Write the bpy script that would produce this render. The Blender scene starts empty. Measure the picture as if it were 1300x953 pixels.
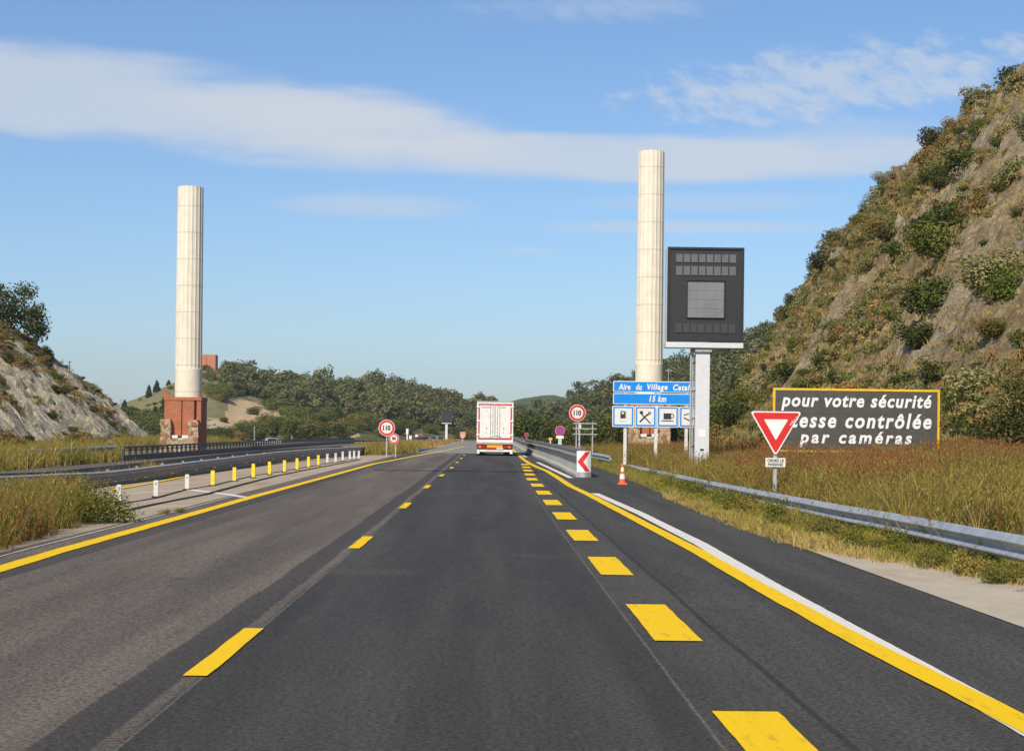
import bpy, bmesh, math, random
import numpy as np
from mathutils import Vector, Matrix, noise as mnoise
R = math.radians
random.seed(7); rng = np.random.default_rng(7)
sc = bpy.context.scene
COL = sc.collection
# ------------------------------------------------------------------ camera
F = 2100.0; CX, HY = 650.0, 558.0; H = 1.67; ROLL = R(0.7); YAW = 29.0 / F
cam = bpy.data.cameras.new("camera"); camo = bpy.data.objects.new("camera", cam); COL.objects.link(camo)
cam.sensor_fit = 'HORIZONTAL'; cam.sensor_width = 36.0; cam.lens = 36.0 * F / 1300.0
cam.shift_y = (HY - 476.5) / 1300.0
cam.clip_start = 0.1; cam.clip_end = 20000
_f = Vector((math.sin(YAW), math.cos(YAW), 0)); _r0 = Vector((math.cos(YAW), -math.sin(YAW), 0)); _u0 = Vector((0, 0, 1))
_r = _r0 * math.cos(ROLL) + _u0 * math.sin(ROLL)      # image x axis: world verticals lean right in the picture
_u = _u0 * math.cos(ROLL) - _r0 * math.sin(ROLL)
camo.matrix_world = Matrix(((_r.x, _u.x, -_f.x, 0), (_r.y, _u.y, -_f.y, 0), (_r.z, _u.z, -_f.z, H), (0, 0, 0, 1)))
sc.camera = camo
sc.render.resolution_x = 1024; sc.render.resolution_y = 750
sc.view_settings.view_transform = 'Standard'; sc.view_settings.look = 'None'
sc.view_settings.gamma = 1.0; sc.view_settings.use_curve_mapping = False
sc.view_settings.exposure = 0.0
# ------------------------------------------------------------------ sun and sky
SUN_EL, SUN_AZ = 41.0, 202.0            # azimuth clockwise from the driving direction (+Y)
SUN_STRENGTH, SKY_STRENGTH = 5.0, 0.140
sl = bpy.data.lights.new("sun", 'SUN'); sl.energy = SUN_STRENGTH; sl.angle = R(0.5); sl.color = (1.0, 0.90, 0.74)
so = bpy.data.objects.new("sun", sl); COL.objects.link(so)
tosun = Vector((math.sin(R(SUN_AZ)) * math.cos(R(SUN_EL)), math.cos(R(SUN_AZ)) * math.cos(R(SUN_EL)), math.sin(R(SUN_EL))))
so.rotation_euler = (-tosun).to_track_quat('-Z', 'Y').to_euler(); so.location = (0, -20, 60)


class G:
    """small helper for node graphs"""
    def __init__(s, tree): s.t = tree; s.n = tree.nodes; s.l = tree.links
    def node(s, kind, **kw):
        nd = s.n.new(kind)
        for k, v in kw.items(): setattr(nd, k, v)
        return nd
    def put(s, sock, v):
        if v is None: return
        if isinstance(v, bpy.types.NodeSocket): s.l.new(v, sock)
        else: sock.default_value = v
    def m(s, op, a, b=None, c=None, clamp=False):
        nd = s.node('ShaderNodeMath', operation=op, use_clamp=clamp)
        for i, v in enumerate((a, b, c)):
            if v is not None: s.put(nd.inputs[i], v)
        return nd.outputs[0]
    def mix(s, f, a, b):
        nd = s.node('ShaderNodeMix', data_type='RGBA')
        s.put(nd.inputs[0], f)
        for i, v in ((6, a), (7, b)):
            if isinstance(v, (tuple, list)): v = tuple(v) + ((1,) if len(v) == 3 else ())
            s.put(nd.inputs[i], v)
        return nd.outputs[2]
    def noise(s, vec, scale, detail=4, rough=0.55, out=0, dist=0.0):
        nd = s.node('ShaderNodeTexNoise'); s.put(nd.inputs['Vector'], vec)
        nd.inputs['Scale'].default_value = scale; nd.inputs['Detail'].default_value = detail
        nd.inputs['Roughness'].default_value = rough; nd.inputs['Distortion'].default_value = dist
        return nd.outputs[out]
    def step(s, v, a, b):
        nd = s.node('ShaderNodeMapRange', interpolation_type='SMOOTHSTEP')
        s.put(nd.inputs[0], v); nd.inputs[1].default_value = a; nd.inputs[2].default_value = b
        return nd.outputs[0]
    def scale(s, vec, k):
        nd = s.node('ShaderNodeVectorMath', operation='MULTIPLY'); s.put(nd.inputs[0], vec); nd.inputs[1].default_value = k
        return nd.outputs[0]
    def sep(s, vec):
        nd = s.node('ShaderNodeSeparateXYZ'); s.put(nd.inputs[0], vec); return nd.outputs
    def comb(s, x, y, z=0.0):
        nd = s.node('ShaderNodeCombineXYZ')
        for i, v in enumerate((x, y, z)): s.put(nd.inputs[i], v)
        return nd.outputs[0]


w = bpy.data.worlds.new("World"); sc.world = w; w.use_nodes = True
g = G(w.node_tree); g.n.clear()
sky = g.node('ShaderNodeTexSky', sky_type='NISHITA'); sky.sun_disc = False
sky.sun_elevation = R(SUN_EL); sky.sun_rotation = R(SUN_AZ); sky.air_density = 1.0; sky.dust_density = 0.85; sky.ozone_density = 7.0; sky.altitude = 100
d = g.node('ShaderNodeTexCoord').outputs['Generated']
dx, dy, dz = g.sep(d)[0:3]
U = g.m('MULTIPLY', g.m('ARCTAN2', dx, dy), F)          # degrees-like azimuth / elevation coordinates of the sky dome
V = g.m('MULTIPLY', g.m('ARCSINE', dz), F)
wob = g.noise(g.comb(g.m('DIVIDE', U, 260.0), g.m('DIVIDE', V, 60.0)), 1.0, 6, 0.55)
fine = g.noise(g.comb(g.m('DIVIDE', g.m('ADD', U, g.m('MULTIPLY', V, 0.8)), 42.0), g.m('DIVIDE', V, 26.0)), 1.0, 5, 0.6)
sil = g.noise(g.comb(g.m('DIVIDE', U, 700.0), g.m('DIVIDE', V, 34.0), 3.0), 1.0, 5, 0.5)


def ua(px): return math.atan((px - 621.0) / F) * F
def va(py): return math.atan((558.0 - py) / F) * F
def cloud(px, py, rx, ry, slope, amp, k, dens, tex):
    ddx = g.m('DIVIDE', g.m('SUBTRACT', U, ua(px)), rx)
    ddy = g.m('DIVIDE', g.m('SUBTRACT', g.m('SUBTRACT', V, va(py)), g.m('MULTIPLY', g.m('SUBTRACT', U, ua(px)), slope)), ry)
    r2 = g.m('ADD', g.m('MULTIPLY', ddx, ddx), g.m('MULTIPLY', ddy, ddy))
    q = g.m('ADD', g.m('SUBTRACT', 1.0, r2), g.m('MULTIPLY', g.m('SUBTRACT', tex, 0.5), amp))
    return g.m('MULTIPLY', g.step(q, 0.0, k), dens)


cl = None
for c in ((90, 140, 560, 62, -0.05, 1.8, .75, 0.70, wob), (420, 165, 330, 44, -0.13, 1.3, 1.0, 0.62, wob), (780, 200, 560, 35, 0.00, 1.6, .75, 0.70, wob),
          (1010, 188, 260, 40, 0.04, 1.3, 1.2, 0.45, wob),
          (1060, 108, 290, 52, 0.06, 3.4, 1.3, 0.62, fine), (470, 265, 160, 20, 0.02, 1.2, 1.1, 0.42, wob),
          (860, 287, 230, 11, 0.0, 1.0, 1.1, 0.42, sil), (900, 255, 200, 16, 0.0, 1.2, 1.2, 0.32, sil), (665, 318, 60, 6, 0.0, 1.0, 1.2, 0.25, sil),
          (760, 8, 200, 24, 0.02, 2.4, 1.6, 0.35, fine)):
    e = cloud(*c)
    cl = e if cl is None else g.m('SUBTRACT', 1.0, g.m('MULTIPLY', g.m('SUBTRACT', 1.0, cl), g.m('SUBTRACT', 1.0, e)))
tint = g.node('ShaderNodeMix', data_type='RGBA', blend_type='MULTIPLY'); tint.inputs[0].default_value = 1.0
g.l.new(sky.outputs[0], tint.inputs[6]); tint.inputs[7].default_value = (1.0, .985, .965, 1)
skyc = g.mix(cl, tint.outputs[2], (4.75, 5.05, 5.45))
bg = g.node('ShaderNodeBackground'); g.l.new(skyc, bg.inputs[0]); bg.inputs[1].default_value = SKY_STRENGTH
g.l.new(bg.outputs[0], g.node('ShaderNodeOutputWorld').inputs[0])

HAZE = .00013
# ------------------------------------------------------------------ terrain height and projection helpers
def softplus(a): return a if a > 30 else math.log1p(math.exp(a))
def rise(y):
    s = softplus((y - 23.0) / 8.0) * 8.0 * 0.0058
    k = 5.0
    return -math.log(math.exp(-s * k) + math.exp(-1.38 * k)) / k if s < 60 else 1.38
SIDE = ([-60, -27, -15, -13, -9.5, -6.8, 5.5, 6.6, 9.0, 12.0, 16.0, 80], [-.75, -.70, -.40, -.14, -.07, 0, 0, .05, .40, .70, 1.0, 1.2])
def gz(x, y):
    k = float(np.interp(x, *SIDE))
    return rise(y) + (k * float(np.interp(y, [48, 90, 130], [1.0, .42, .10])) if x > 5.5 else k)


def direc(px, py):
    a, b = (px - CX) / F, (HY - py) / F
    return _f + _r * a + _u * b
def at(px, py, y):
    v = direc(px, py); k = y / v.y
    return Vector((v.x * k, y, H + v.z * k))
def ground(px, py):
    v = direc(px, py); lo, hi = 4.0, 400.0
    for _ in range(60):
        k = (lo + hi) / 2; z = H + v.z * k - gz(v.x * k, v.y * k)
        if z > 0: lo = k
        else: hi = k
    return Vector((v.x * lo, v.y * lo, gz(v.x * lo, v.y * lo)))
def fbm(x, y, z=0.0, o=4): return mnoise.fractal(Vector((x, y, z)), 1.0, 2.0, o)

# ------------------------------------------------------------------ materials
def newmat(name):
    m = bpy.data.materials.new(name); m.use_nodes = True
    gg = G(m.node_tree); gg.n.clear()
    b = gg.node('ShaderNodeBsdfPrincipled'); gg.l.new(b.outputs[0], gg.node('ShaderNodeOutputMaterial').inputs[0])
    return m, gg, b
def bump(gg, b, h, strength=0.3, dist=0.02):
    nd = gg.node('ShaderNodeBump'); nd.inputs['Strength'].default_value = strength; nd.inputs['Distance'].default_value = dist
    gg.put(nd.inputs['Height'], h); gg.l.new(nd.outputs[0], b.inputs['Normal'])
def pos(gg): return gg.node('ShaderNodeNewGeometry').outputs['Position']
def plain(name, c, rough=0.5, metal=0.0, var=0.12, sc_=6.0, dirt=None, dirt_amt=0.35):
    m, gg, b = newmat(name)
    p = gg.node('ShaderNodeTexCoord').outputs['Object']
    n = gg.noise(p, sc_, 5, 0.6)
    lo = tuple(v * (1 - var) for v in c); hi = tuple(min(1, v * (1 + var)) for v in c)
    colr = gg.mix(gg.step(n, .3, .7), lo, hi)
    if dirt:
        n2 = gg.noise(gg.scale(p, (3.0, 3.0, 0.7)), 1.3, 6, 0.65)
        colr = gg.mix(gg.m('MULTIPLY', gg.step(n2, .5, .72), dirt_amt), colr, dirt)
    gg.l.new(colr, b.inputs['Base Color']); b.inputs['Roughness'].default_value = rough; b.inputs['Metallic'].default_value = metal
    return m
M = {}
M['white'] = plain('white_paint', (.76, .76, .74), .45, var=.04, dirt=(.45, .43, .38), dirt_amt=.2)
M['offwhite'] = plain('weathered_white', (.62, .61, .58), .55, dirt=(.30, .27, .22))
M['red'] = plain('sign_red', (.62, .022, .018), .4, var=.06)
M['darkred'] = plain('sun_faded_red', (.36, .03, .03), .5)
M['blue'] = plain('sign_blue', (.005, .24, .74), .38, var=.05)
M['blue2'] = plain('deep_sign_blue', (.04, .10, .52), .4)
M['black'] = plain('black_sheet', (.02, .02, .022), .5)
M['ink'] = plain('pictogram_ink', (.028, .036, .042), .45)
M['fadedblue'] = plain('faded_blue_grey', (.30, .32, .42), .5)
M['green'] = plain('pump_green', (.02, .42, .26), .45)
M['cream'] = plain('sign_face_cream', (.72, .70, .66), .45, var=.04, dirt=(.45, .42, .36), dirt_amt=.2)
M['panelbrown'] = plain('brown_panel', (.074, .070, .062), .45, var=.1, dirt=(.12, .11, .09))
M['yellowpaint'] = plain('yellow_frame_paint', (.78, .45, .015), .45)
M['galv'] = plain('galvanised_steel', (.50, .52, .54), .42, .55, .12, 4, dirt=(.22, .20, .18))
M['rail'] = plain('guardrail_steel', (.42, .44, .46), .5, .35, .15, 3, dirt=(.2, .19, .17))
M['shadedsteel'] = plain('shaded_guardrail_steel', (.33, .32, .30), .55, .15, .2, 3, dirt=(.08, .075, .07))  # guardrail steel darkened: shade on the left rail is put into the colour
M['darkrail'] = plain('deep_shaded_steel', (.20, .195, .185), .6, .1, .15, 3, dirt=(.06, .055, .05))  # darker still: shade on rail sides and lower screens painted into the steel
M['railblack'] = plain('dark_rail_paint', (.045, .055, .075), .45, .2)
M['greysteel'] = plain('grey_post_steel', (.42, .43, .43), .5, .2, dirt=(.25, .23, .2))
M['vms'] = plain('charcoal_housing', (.020, .0215, .023), .55, var=.15)
M['vmscell'] = plain('grey_led_window', (.125, .128, .132), .3, var=.08, sc_=1.2)
M['vmsmain'] = plain('grey_main_display', (.19, .192, .197), .3, var=.08, sc_=1.2)
M['vmsgrid'] = plain('grid_bar_grey', (.16, .162, .165), .4)
M['vmscell2'] = plain('dark_led_window', (.05, .052, .055), .3, var=.08, sc_=1.2)
M['polewhite'] = plain('pale_mast_paint', (.62, .63, .65), .45, var=.04, dirt=(.45, .43, .4), dirt_amt=.2)
M['orange'] = plain('traffic_orange', (.85, .13, .02), .45)
M['bollyellow'] = plain('bollard_yellow', (.86, .60, .01), .5, var=.05)
M['truckwhite'] = plain('truck_white', (.74, .72, .68), .4, dirt=(.45, .40, .33), dirt_amt=.25)
M['truckred'] = plain('truck_red', (.50, .015, .02), .4)
M['rubber'] = plain('rubber', (.018, .018, .018), .8)
M['alu'] = plain('brushed_aluminium', (.5, .49, .46), .4, .6)
M['offorange'] = plain('faded_orange', (.62, .28, .16), .5)
M['lamp_red'] = plain('tail_light_red', (.32, .01, .01), .2)
M['lamp_orange'] = plain('tail_light_orange', (.75, .16, .02), .25)
M['plate'] = plain('reflective_orange', (.85, .36, .02), .3)
M['glass'] = plain('car_glass', (.02, .025, .03), .08)
M['carblue'] = plain('dark_blue_car_paint', (.03, .04, .06), .25)
M['carsilver'] = plain('silver_car_paint', (.50, .52, .55), .25, .4)
M['wood'] = plain('grey_wood', (.16, .13, .10), .8)
M['bark'] = plain('bark', (.09, .065, .045), .9)
M['redblock'] = plain('red_sculpture_paint', (.42, .05, .03), .5)

def brick_mat(name, c1, c2, mort, scale):
    m, gg, b = newmat(name)
    p = gg.node('ShaderNodeTexCoord').outputs['Object']
    x, y, z = gg.sep(p)[0:3]
    bt = gg.node('ShaderNodeTexBrick'); gg.put(bt.inputs['Vector'], gg.comb(gg.m('ADD', x, y), z))
    bt.inputs['Scale'].default_value = scale; bt.inputs['Color1'].default_value = c1 + (1,); bt.inputs['Color2'].default_value = c2 + (1,)
    bt.inputs['Mortar'].default_value = mort + (1,); bt.inputs['Mortar Size'].default_value = .02
    n = gg.noise(p, .8, 5)
    gg.l.new(gg.mix(gg.m('MULTIPLY', gg.step(n, .35, .75), .45), bt.outputs[0], tuple(v * .62 for v in c1)), b.inputs['Base Color'])
    b.inputs['Roughness'].default_value = .85; bump(gg, b, bt.outputs[1], .4, .02)
    return m
M['brick'] = brick_mat('red_brick', (.44, .135, .06), (.35, .095, .045), (.40, .24, .15), 1.3)
M['brickfar'] = brick_mat('weathered_orange_brick', (.55, .20, .09), (.47, .16, .075), (.40, .22, .13), 1.2)

def rubble_mat():
    m, gg, b = newmat('rubble_stone')
    p = gg.node('ShaderNodeTexCoord').outputs['Object']
    vo = gg.node('ShaderNodeTexVoronoi', feature='F1'); gg.put(vo.inputs[0], p); vo.inputs['Scale'].default_value = 2.6
    ve = gg.node('ShaderNodeTexVoronoi', feature='DISTANCE_TO_EDGE'); gg.put(ve.inputs[0], p); ve.inputs['Scale'].default_value = 2.6
    cr = gg.sep(vo.outputs['Color'])[0]
    colr = gg.mix(cr, (.36, .24, .12), (.50, .42, .29))
    colr = gg.mix(gg.step(gg.sep(vo.outputs['Color'])[1], .7, .75), colr, (.28, .12, .07))
    colr = gg.mix(gg.step(ve.outputs[0], .0, .07), (.30, .24, .16), colr)
    gg.l.new(colr, b.inputs['Base Color']); b.inputs['Roughness'].default_value = .9; bump(gg, b, gg.step(ve.outputs[0], 0, .15), .7, .06)
    return m
M['rubble'] = rubble_mat()

def column_mat():
    m, gg, b = newmat('cream_column_concrete')
    p = gg.node('ShaderNodeTexCoord').outputs['Object']
    x, y, z = gg.sep(p)[0:3]
    n = gg.noise(gg.scale(p, (1.6, 1.6, .10)), 1.6, 6, .65)
    n2 = gg.noise(p, .9, 5)
    c = gg.mix(gg.step(n2, .3, .7), (.70, .63, .50), (.77, .71, .585))
    c = gg.mix(gg.m('MULTIPLY', gg.step(n, .56, .76), .55), c, (.50, .33, .15))
    fr = gg.m('FRACT', gg.m('DIVIDE', gg.m('ADD', z, 0.62), 2.62))
    jl = gg.m('LESS_THAN', gg.m('ABSOLUTE', gg.m('SUBTRACT', fr, .5)), .016)
    c = gg.mix(gg.m('MULTIPLY', jl, .45), c, (.30, .24, .16))
    gg.l.new(c, b.inputs['Base Color']); b.inputs['Roughness'].default_value = .8
    return m
M['column'] = column_mat()

def road_mat():
    m, gg, b = newmat('asphalt_road')
    p = pos(gg); x, y, z = gg.sep(p)[0:3]
    grit = gg.noise(p, 26.0, 4, .8)
    grit2 = gg.noise(p, 130.0, 2, .7)
    long_ = gg.noise(gg.scale(p, (1.3, .07, 1)), 1.0, 6, .6)
    blot = gg.noise(p, .33, 6, .62)
    xb = gg.m('ADD', x, gg.m('MULTIPLY', gg.m('SUBTRACT', gg.noise(gg.scale(p, (1, .2, 1)), 1.5, 3), .5), .12))
    left = gg.mix(gg.step(long_, .35, .68), (.112, .091, .070), (.172, .141, .108))
    right = gg.mix(gg.step(long_, .35, .68), (.041, .0375, .031), (.068, .063, .053))
    hard = gg.mix(gg.step(long_, .35, .68), (.053, .0485, .041), (.081, .0755, .064))
    c = gg.mix(gg.step(xb, -2.02, -1.95), left, right)
    c = gg.mix(gg.step(xb, 1.62, 1.74), c, hard)
    # polished wheel paths
    for cx_ in (-1.15, 0.55, -5.2, -3.3):
        wv = gg.m('ABSOLUTE', gg.m('SUBTRACT', x, cx_))
        c = gg.mix(gg.m('MULTIPLY', gg.m('SUBTRACT', 1.0, gg.step(wv, .1, .55)), .30), c, (.055, .050, .045))
    c = gg.mix(gg.m('MULTIPLY', gg.step(blot, .55, .75), .4), c, (.12, .103, .085))
    # fresh dark seams beside the painted lines
    bw = gg.m('ABSOLUTE', gg.m('SUBTRACT', xb, 1.64))
    c = gg.mix(gg.m('MULTIPLY', gg.m('SUBTRACT', 1.0, gg.step(bw, .33, .37)), gg.m('ADD', .25, gg.m('MULTIPLY', gg.step(blot, .4, .6), .5))), c, (.082, .074, .060))
    for cx_, wd, am in ((-2.27, .19, .7), (2.02, .03, .8), (-5.72, .24, .6)):
        wv = gg.m('ABSOLUTE', gg.m('SUBTRACT', xb, cx_))
        c = gg.mix(gg.m('MULTIPLY', gg.m('SUBTRACT', 1.0, gg.step(wv, wd * .82, wd)), am), c, (.030, .028, .027))
    crack = gg.m('MINIMUM', gg.m('ABSOLUTE', gg.m('SUBTRACT', x, -1.96)), gg.m('ABSOLUTE', gg.m('SUBTRACT', x, 1.30)))
    c = gg.mix(gg.m('MULTIPLY', gg.m('SUBTRACT', 1.0, gg.step(crack, .004, .016)), .5), c, (.19, .17, .14))
    vc = gg.node('ShaderNodeTexVoronoi', feature='DISTANCE_TO_EDGE'); gg.put(vc.inputs[0], gg.scale(p, (.55, .16, 1))); vc.inputs['Scale'].default_value = 1.0
    ck = gg.m('MULTIPLY', gg.m('SUBTRACT', 1.0, gg.step(vc.outputs[0], .001, .005)), gg.step(gg.noise(p, .8, 4, .7), .52, .60))
    c = gg.mix(gg.m('MULTIPLY', ck, .55), c, (.022, .021, .02))
    sf = gg.noise(gg.scale(p, (9.0, 1.1, 1)), 1.0, 5, .75)
    c = gg.mix(gg.m('MULTIPLY', gg.step(sf, .66, .74), .35), c, (.20, .18, .15))
    oil = gg.noise(gg.scale(p, (1.2, .45, 1)), 1.0, 4, .6)
    c = gg.mix(gg.m('MULTIPLY', gg.step(oil, .66, .74), .45), c, (.022, .021, .02))
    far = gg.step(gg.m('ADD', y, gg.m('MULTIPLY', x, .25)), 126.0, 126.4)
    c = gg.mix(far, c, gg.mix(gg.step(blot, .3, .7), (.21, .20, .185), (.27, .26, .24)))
    spk = gg.noise(p, 55.0, 2, .6)
    k = gg.m('ADD', -.02, gg.m('ADD', gg.m('ADD', gg.m('MULTIPLY', gg.step(grit, .34, .66), 1.15), gg.m('MULTIPLY', gg.step(spk, .62, .72), .9)), gg.m('MULTIPLY', grit2, .7)))
    mul = gg.node('ShaderNodeVectorMath', operation='SCALE'); gg.l.new(c, mul.inputs[0]); gg.l.new(k, mul.inputs['Scale'])
    gg.l.new(mul.outputs[0], b.inputs['Base Color']); b.inputs['Roughness'].default_value = .78
    b.inputs['Specular IOR Level'].default_value = .3
    bump(gg, b, gg.m('ADD', grit, grit2), .55, .012)
    return m
M['road'] = road_mat()
def gritty(name, c1, c2, sc1=.5, grit_k=.5, dark=None):
    m, gg, b = newmat(name); p = pos(gg)
    n = gg.noise(p, sc1, 6, .62); gr = gg.noise(p, 24.0, 4, .75)
    c = gg.mix(gg.step(n, .3, .7), c1, c2)
    if dark:
        n2 = gg.noise(gg.scale(p, (1, .3, 1)), .9, 6, .65)
        c = gg.mix(gg.m('MULTIPLY', gg.step(n2, .52, .7), .6), c, dark)
    k = gg.m('ADD', 1 - grit_k * .5, gg.m('MULTIPLY', gr, grit_k))
    mul = gg.node('ShaderNodeVectorMath', operation='SCALE'); gg.l.new(c, mul.inputs[0]); gg.l.new(k, mul.inputs['Scale'])
    gg.l.new(mul.outputs[0], b.inputs['Base Color']); b.inputs['Roughness'].default_value = .9
    b.inputs['Specular IOR Level'].default_value = .2
    bump(gg, b, gr, .6, .02)
    return m
M['chip'] = gritty('worn_chipping_pavement', (.33, .265, .19), (.43, .345, .25), .6, .8, dark=(.24, .19, .135))
M['concrete'] = gritty('sandy_concrete', (.40, .34, .26), (.47, .41, .32), .8, .35, dark=(.32, .25, .17))
M['asphalt2'] = gritty('old_asphalt', (.10, .09, .08), (.13, .118, .105), .3, .5)
M['soil'] = gritty('dry_grass_soil', (.14, .115, .05), (.20, .16, .075), .25, .7, dark=(.07, .075, .03))
M['patch'] = gritty('milled_asphalt_patch', (.070, .063, .050), (.105, .095, .078), 2.5, 1.4)
M['darkline'] = gritty('near_black_strip', (.014, .013, .012), (.022, .020, .018), 2, .4)
def paint_mat(name, c, worn, amt=.75):
    m, gg, b = newmat(name); p = pos(gg)
    n = gg.noise(gg.scale(p, (3.0, .6, 1)), 3.0, 7, .7); gr = gg.noise(p, 60.0, 3, .7)
    cc = gg.mix(gg.m('MULTIPLY', gg.step(gg.m('ADD', n, gg.m('MULTIPLY', gg.m('SUBTRACT', gr, .5), .45)), .55, .72), amt), c, worn)
    k = gg.m('ADD', .74, gg.m('MULTIPLY', gr, .5))
    mul = gg.node('ShaderNodeVectorMath', operation='SCALE'); gg.l.new(cc, mul.inputs[0]); gg.l.new(k, mul.inputs['Scale'])
    gg.l.new(mul.outputs[0], b.inputs['Base Color']); b.inputs['Roughness'].default_value = .85; b.inputs['Specular IOR Level'].default_value = .2
    bump(gg, b, gr, .3, .008)
    return m
M['yline'] = paint_mat('yellow_road_paint', (.80, .51, .004), (.40, .27, .04), .75)
M['wline'] = paint_mat('white_road_paint', (.66, .64, .58), (.33, .31, .28), .7)
M['barrier'] = gritty('stained_barrier_concrete', (.36, .35, .33), (.44, .43, .40), .8, .2, dark=(.26, .24, .21))
M['barriertop'] = gritty('dark_barrier_cap', (.10, .10, .10), (.15, .145, .14), .8, .2)

def rock_mat(name, cols, veg, strata, scale=1.0, pale_amt=.6):
    m, gg, b = newmat(name); p = pos(gg)
    n1 = gg.noise(p, .085 * scale, 7, .65); n2 = gg.noise(p, .6 * scale, 7, .7)
    px_, py_, pz_ = gg.sep(p)[0:3]; w1, w2, w3 = strata
    lin = lambda a, b_, c_: gg.m('ADD', gg.m('ADD', gg.m('MULTIPLY', px_, a), gg.m('MULTIPLY', py_, b_)), gg.m('MULTIPLY', pz_, c_))
    vec = gg.comb(gg.m('ADD', lin(*w1), gg.m('MULTIPLY', n2, .9)), lin(*w2), lin(*w3))
    ns = gg.noise(vec, 1.0 * scale, 7, .72)
    c = gg.mix(gg.step(ns, .35, .65), cols[0], cols[1])
    c = gg.mix(gg.step(n2, .45, .72), c, cols[2])
    c = gg.mix(gg.m('MULTIPLY', gg.step(n1, .42, .60), pale_amt), c, cols[3])
    vg = gg.step(gg.m('ADD', n1, gg.m('MULTIPLY', gg.m('SUBTRACT', n2, .5), .8)), .46, .40)
    at_ = gg.node('ShaderNodeAttribute'); at_.attribute_name = 'veg'
    c = gg.mix(gg.m('MULTIPLY', gg.step(gg.m('ADD', at_.outputs['Fac'], gg.m('MULTIPLY', gg.m('SUBTRACT', n2, .5), 1.2)), .35, .65), .85), c, gg.mix(gg.step(n2, .35, .62), veg[0], veg[1]))
    vo = gg.node('ShaderNodeTexVoronoi', feature='F1'); gg.put(vo.inputs[0], vec); vo.inputs['Scale'].default_value = 1.7
    k = gg.m('ADD', .45, gg.m('ADD', gg.m('MULTIPLY', gg.noise(p, 3.0, 6, .8), .75), gg.m('MULTIPLY', gg.sep(vo.outputs['Color'])[0], .35)))
    mul = gg.node('ShaderNodeVectorMath', operation='SCALE'); gg.l.new(c, mul.inputs[0]); gg.l.new(k, mul.inputs['Scale'])
    gg.l.new(mul.outputs[0], b.inputs['Base Color']); b.inputs['Roughness'].default_value = .95; b.inputs['Specular IOR Level'].default_value = .15
    bump(gg, b, gg.m('ADD', gg.m('MULTIPLY', ns, 1.4), gg.m('ADD', gg.m('MULTIPLY', n2, .9), gg.m('MULTIPLY', gg.sep(vo.outputs['Color'])[1], .35))), 1.0, 1.0)
    return m
M['rockR'] = rock_mat('brown_schist_slope', ((.25, .18, .095), (.48, .365, .205), (.54, .43, .25), (.52, .455, .335)), ((.22, .155, .062), (.34, .25, .10)), ((0, .85, 1.0), (.25, -.25, .25), (.3, 0, 0)))
M['rockL'] = rock_mat('pale_schist_slope', ((.50, .435, .31), (.64, .57, .43), (.40, .335, .23), (.64, .58, .45)), ((.11, .085, .04), (.17, .125, .055)), ((.12, 1.1, 0), (.2, 0, .2), (0, 0, .25)))
def hill_mat():
    m, gg, b = newmat('far_hill_ground'); p = pos(gg)
    n = gg.noise(p, .03, 6, .65); n2 = gg.noise(p, .3, 6, .7)
    c = gg.mix(gg.step(n2, .3, .7), (.075, .08, .03), (.15, .14, .062))
    at_ = gg.node('ShaderNodeAttribute'); at_.attribute_name = 'sand'
    sand = gg.mix(gg.step(n2, .35, .65), (.40, .28, .15), (.52, .39, .23))
    c = gg.mix(gg.step(gg.m('ADD', at_.outputs['Fac'], gg.m('MULTIPLY', gg.m('SUBTRACT', gg.noise(p, .11, 6, .7), .5), 2.2)), .42, .58), c, sand)
    at2 = gg.node('ShaderNodeAttribute'); at2.attribute_name = 'meadow'
    c = gg.mix(gg.step(gg.m('ADD', at2.outputs['Fac'], gg.m('MULTIPLY', gg.m('SUBTRACT', gg.noise(p, .06, 6, .7), .5), 1.8)), .3, .7), c, gg.mix(gg.step(n2, .35, .65), (.155, .15, .06), (.23, .20, .095)))
    gg.l.new(c, b.inputs['Base Color']); b.inputs['Roughness'].default_value = .95; b.inputs['Specular IOR Level'].default_value = .1
    bump(gg, b, n2, .8, .8)
    return m
M['hill'] = hill_mat()

def leaf_mat(name, c1, c2, trans=.25, clump=.9):
    m, gg, b = newmat(name)
    gg.n.remove(b)
    out = [n for n in gg.n if n.type == 'OUTPUT_MATERIAL'][0]
    oi = gg.node('ShaderNodeObjectInfo').outputs['Random']
    p = pos(gg)
    n = gg.noise(p, clump, 4, .6); n3 = gg.noise(p, clump * 9, 2, .6)
    f = gg.m('ADD', gg.m('MULTIPLY', gg.step(n, .3, .7), .5), gg.m('ADD', gg.m('MULTIPLY', oi, .3), gg.m('MULTIPLY', n3, .3)), clamp=True)
    c = gg.mix(f, c1, c2)
    df = gg.node('ShaderNodeBsdfDiffuse'); gg.l.new(c, df.inputs[0])
    tr = gg.node('ShaderNodeBsdfTranslucent'); gg.l.new(c, tr.inputs[0])
    mx = gg.node('ShaderNodeMixShader'); mx.inputs[0].default_value = trans
    gg.l.new(df.outputs[0], mx.inputs[1]); gg.l.new(tr.outputs[0], mx.inputs[2]); gg.l.new(mx.outputs[0], out.inputs[0])
    return m
M['lf_dark'] = leaf_mat('dark_oak_leaves', (0.030, 0.041, 0.014), (0.086, 0.098, 0.032))
M['lf_mid'] = leaf_mat('olive_leaves', (0.086, 0.100, 0.025), (0.217, 0.200, 0.058))
M['lf_green'] = leaf_mat('bright_green_leaves', (0.056, 0.094, 0.018), (0.163, 0.213, 0.037))
M['lf_grey'] = leaf_mat('grey_green_leaves', (0.170, 0.168, 0.068), (0.358, 0.327, 0.145))
M['lf_brown'] = leaf_mat('dry_brown_twigs', (0.202, 0.118, 0.042), (0.403, 0.235, 0.084))
M['lf_straw'] = leaf_mat('straw_stems', (0.327, 0.234, 0.077), (0.535, 0.397, 0.154))
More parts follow.
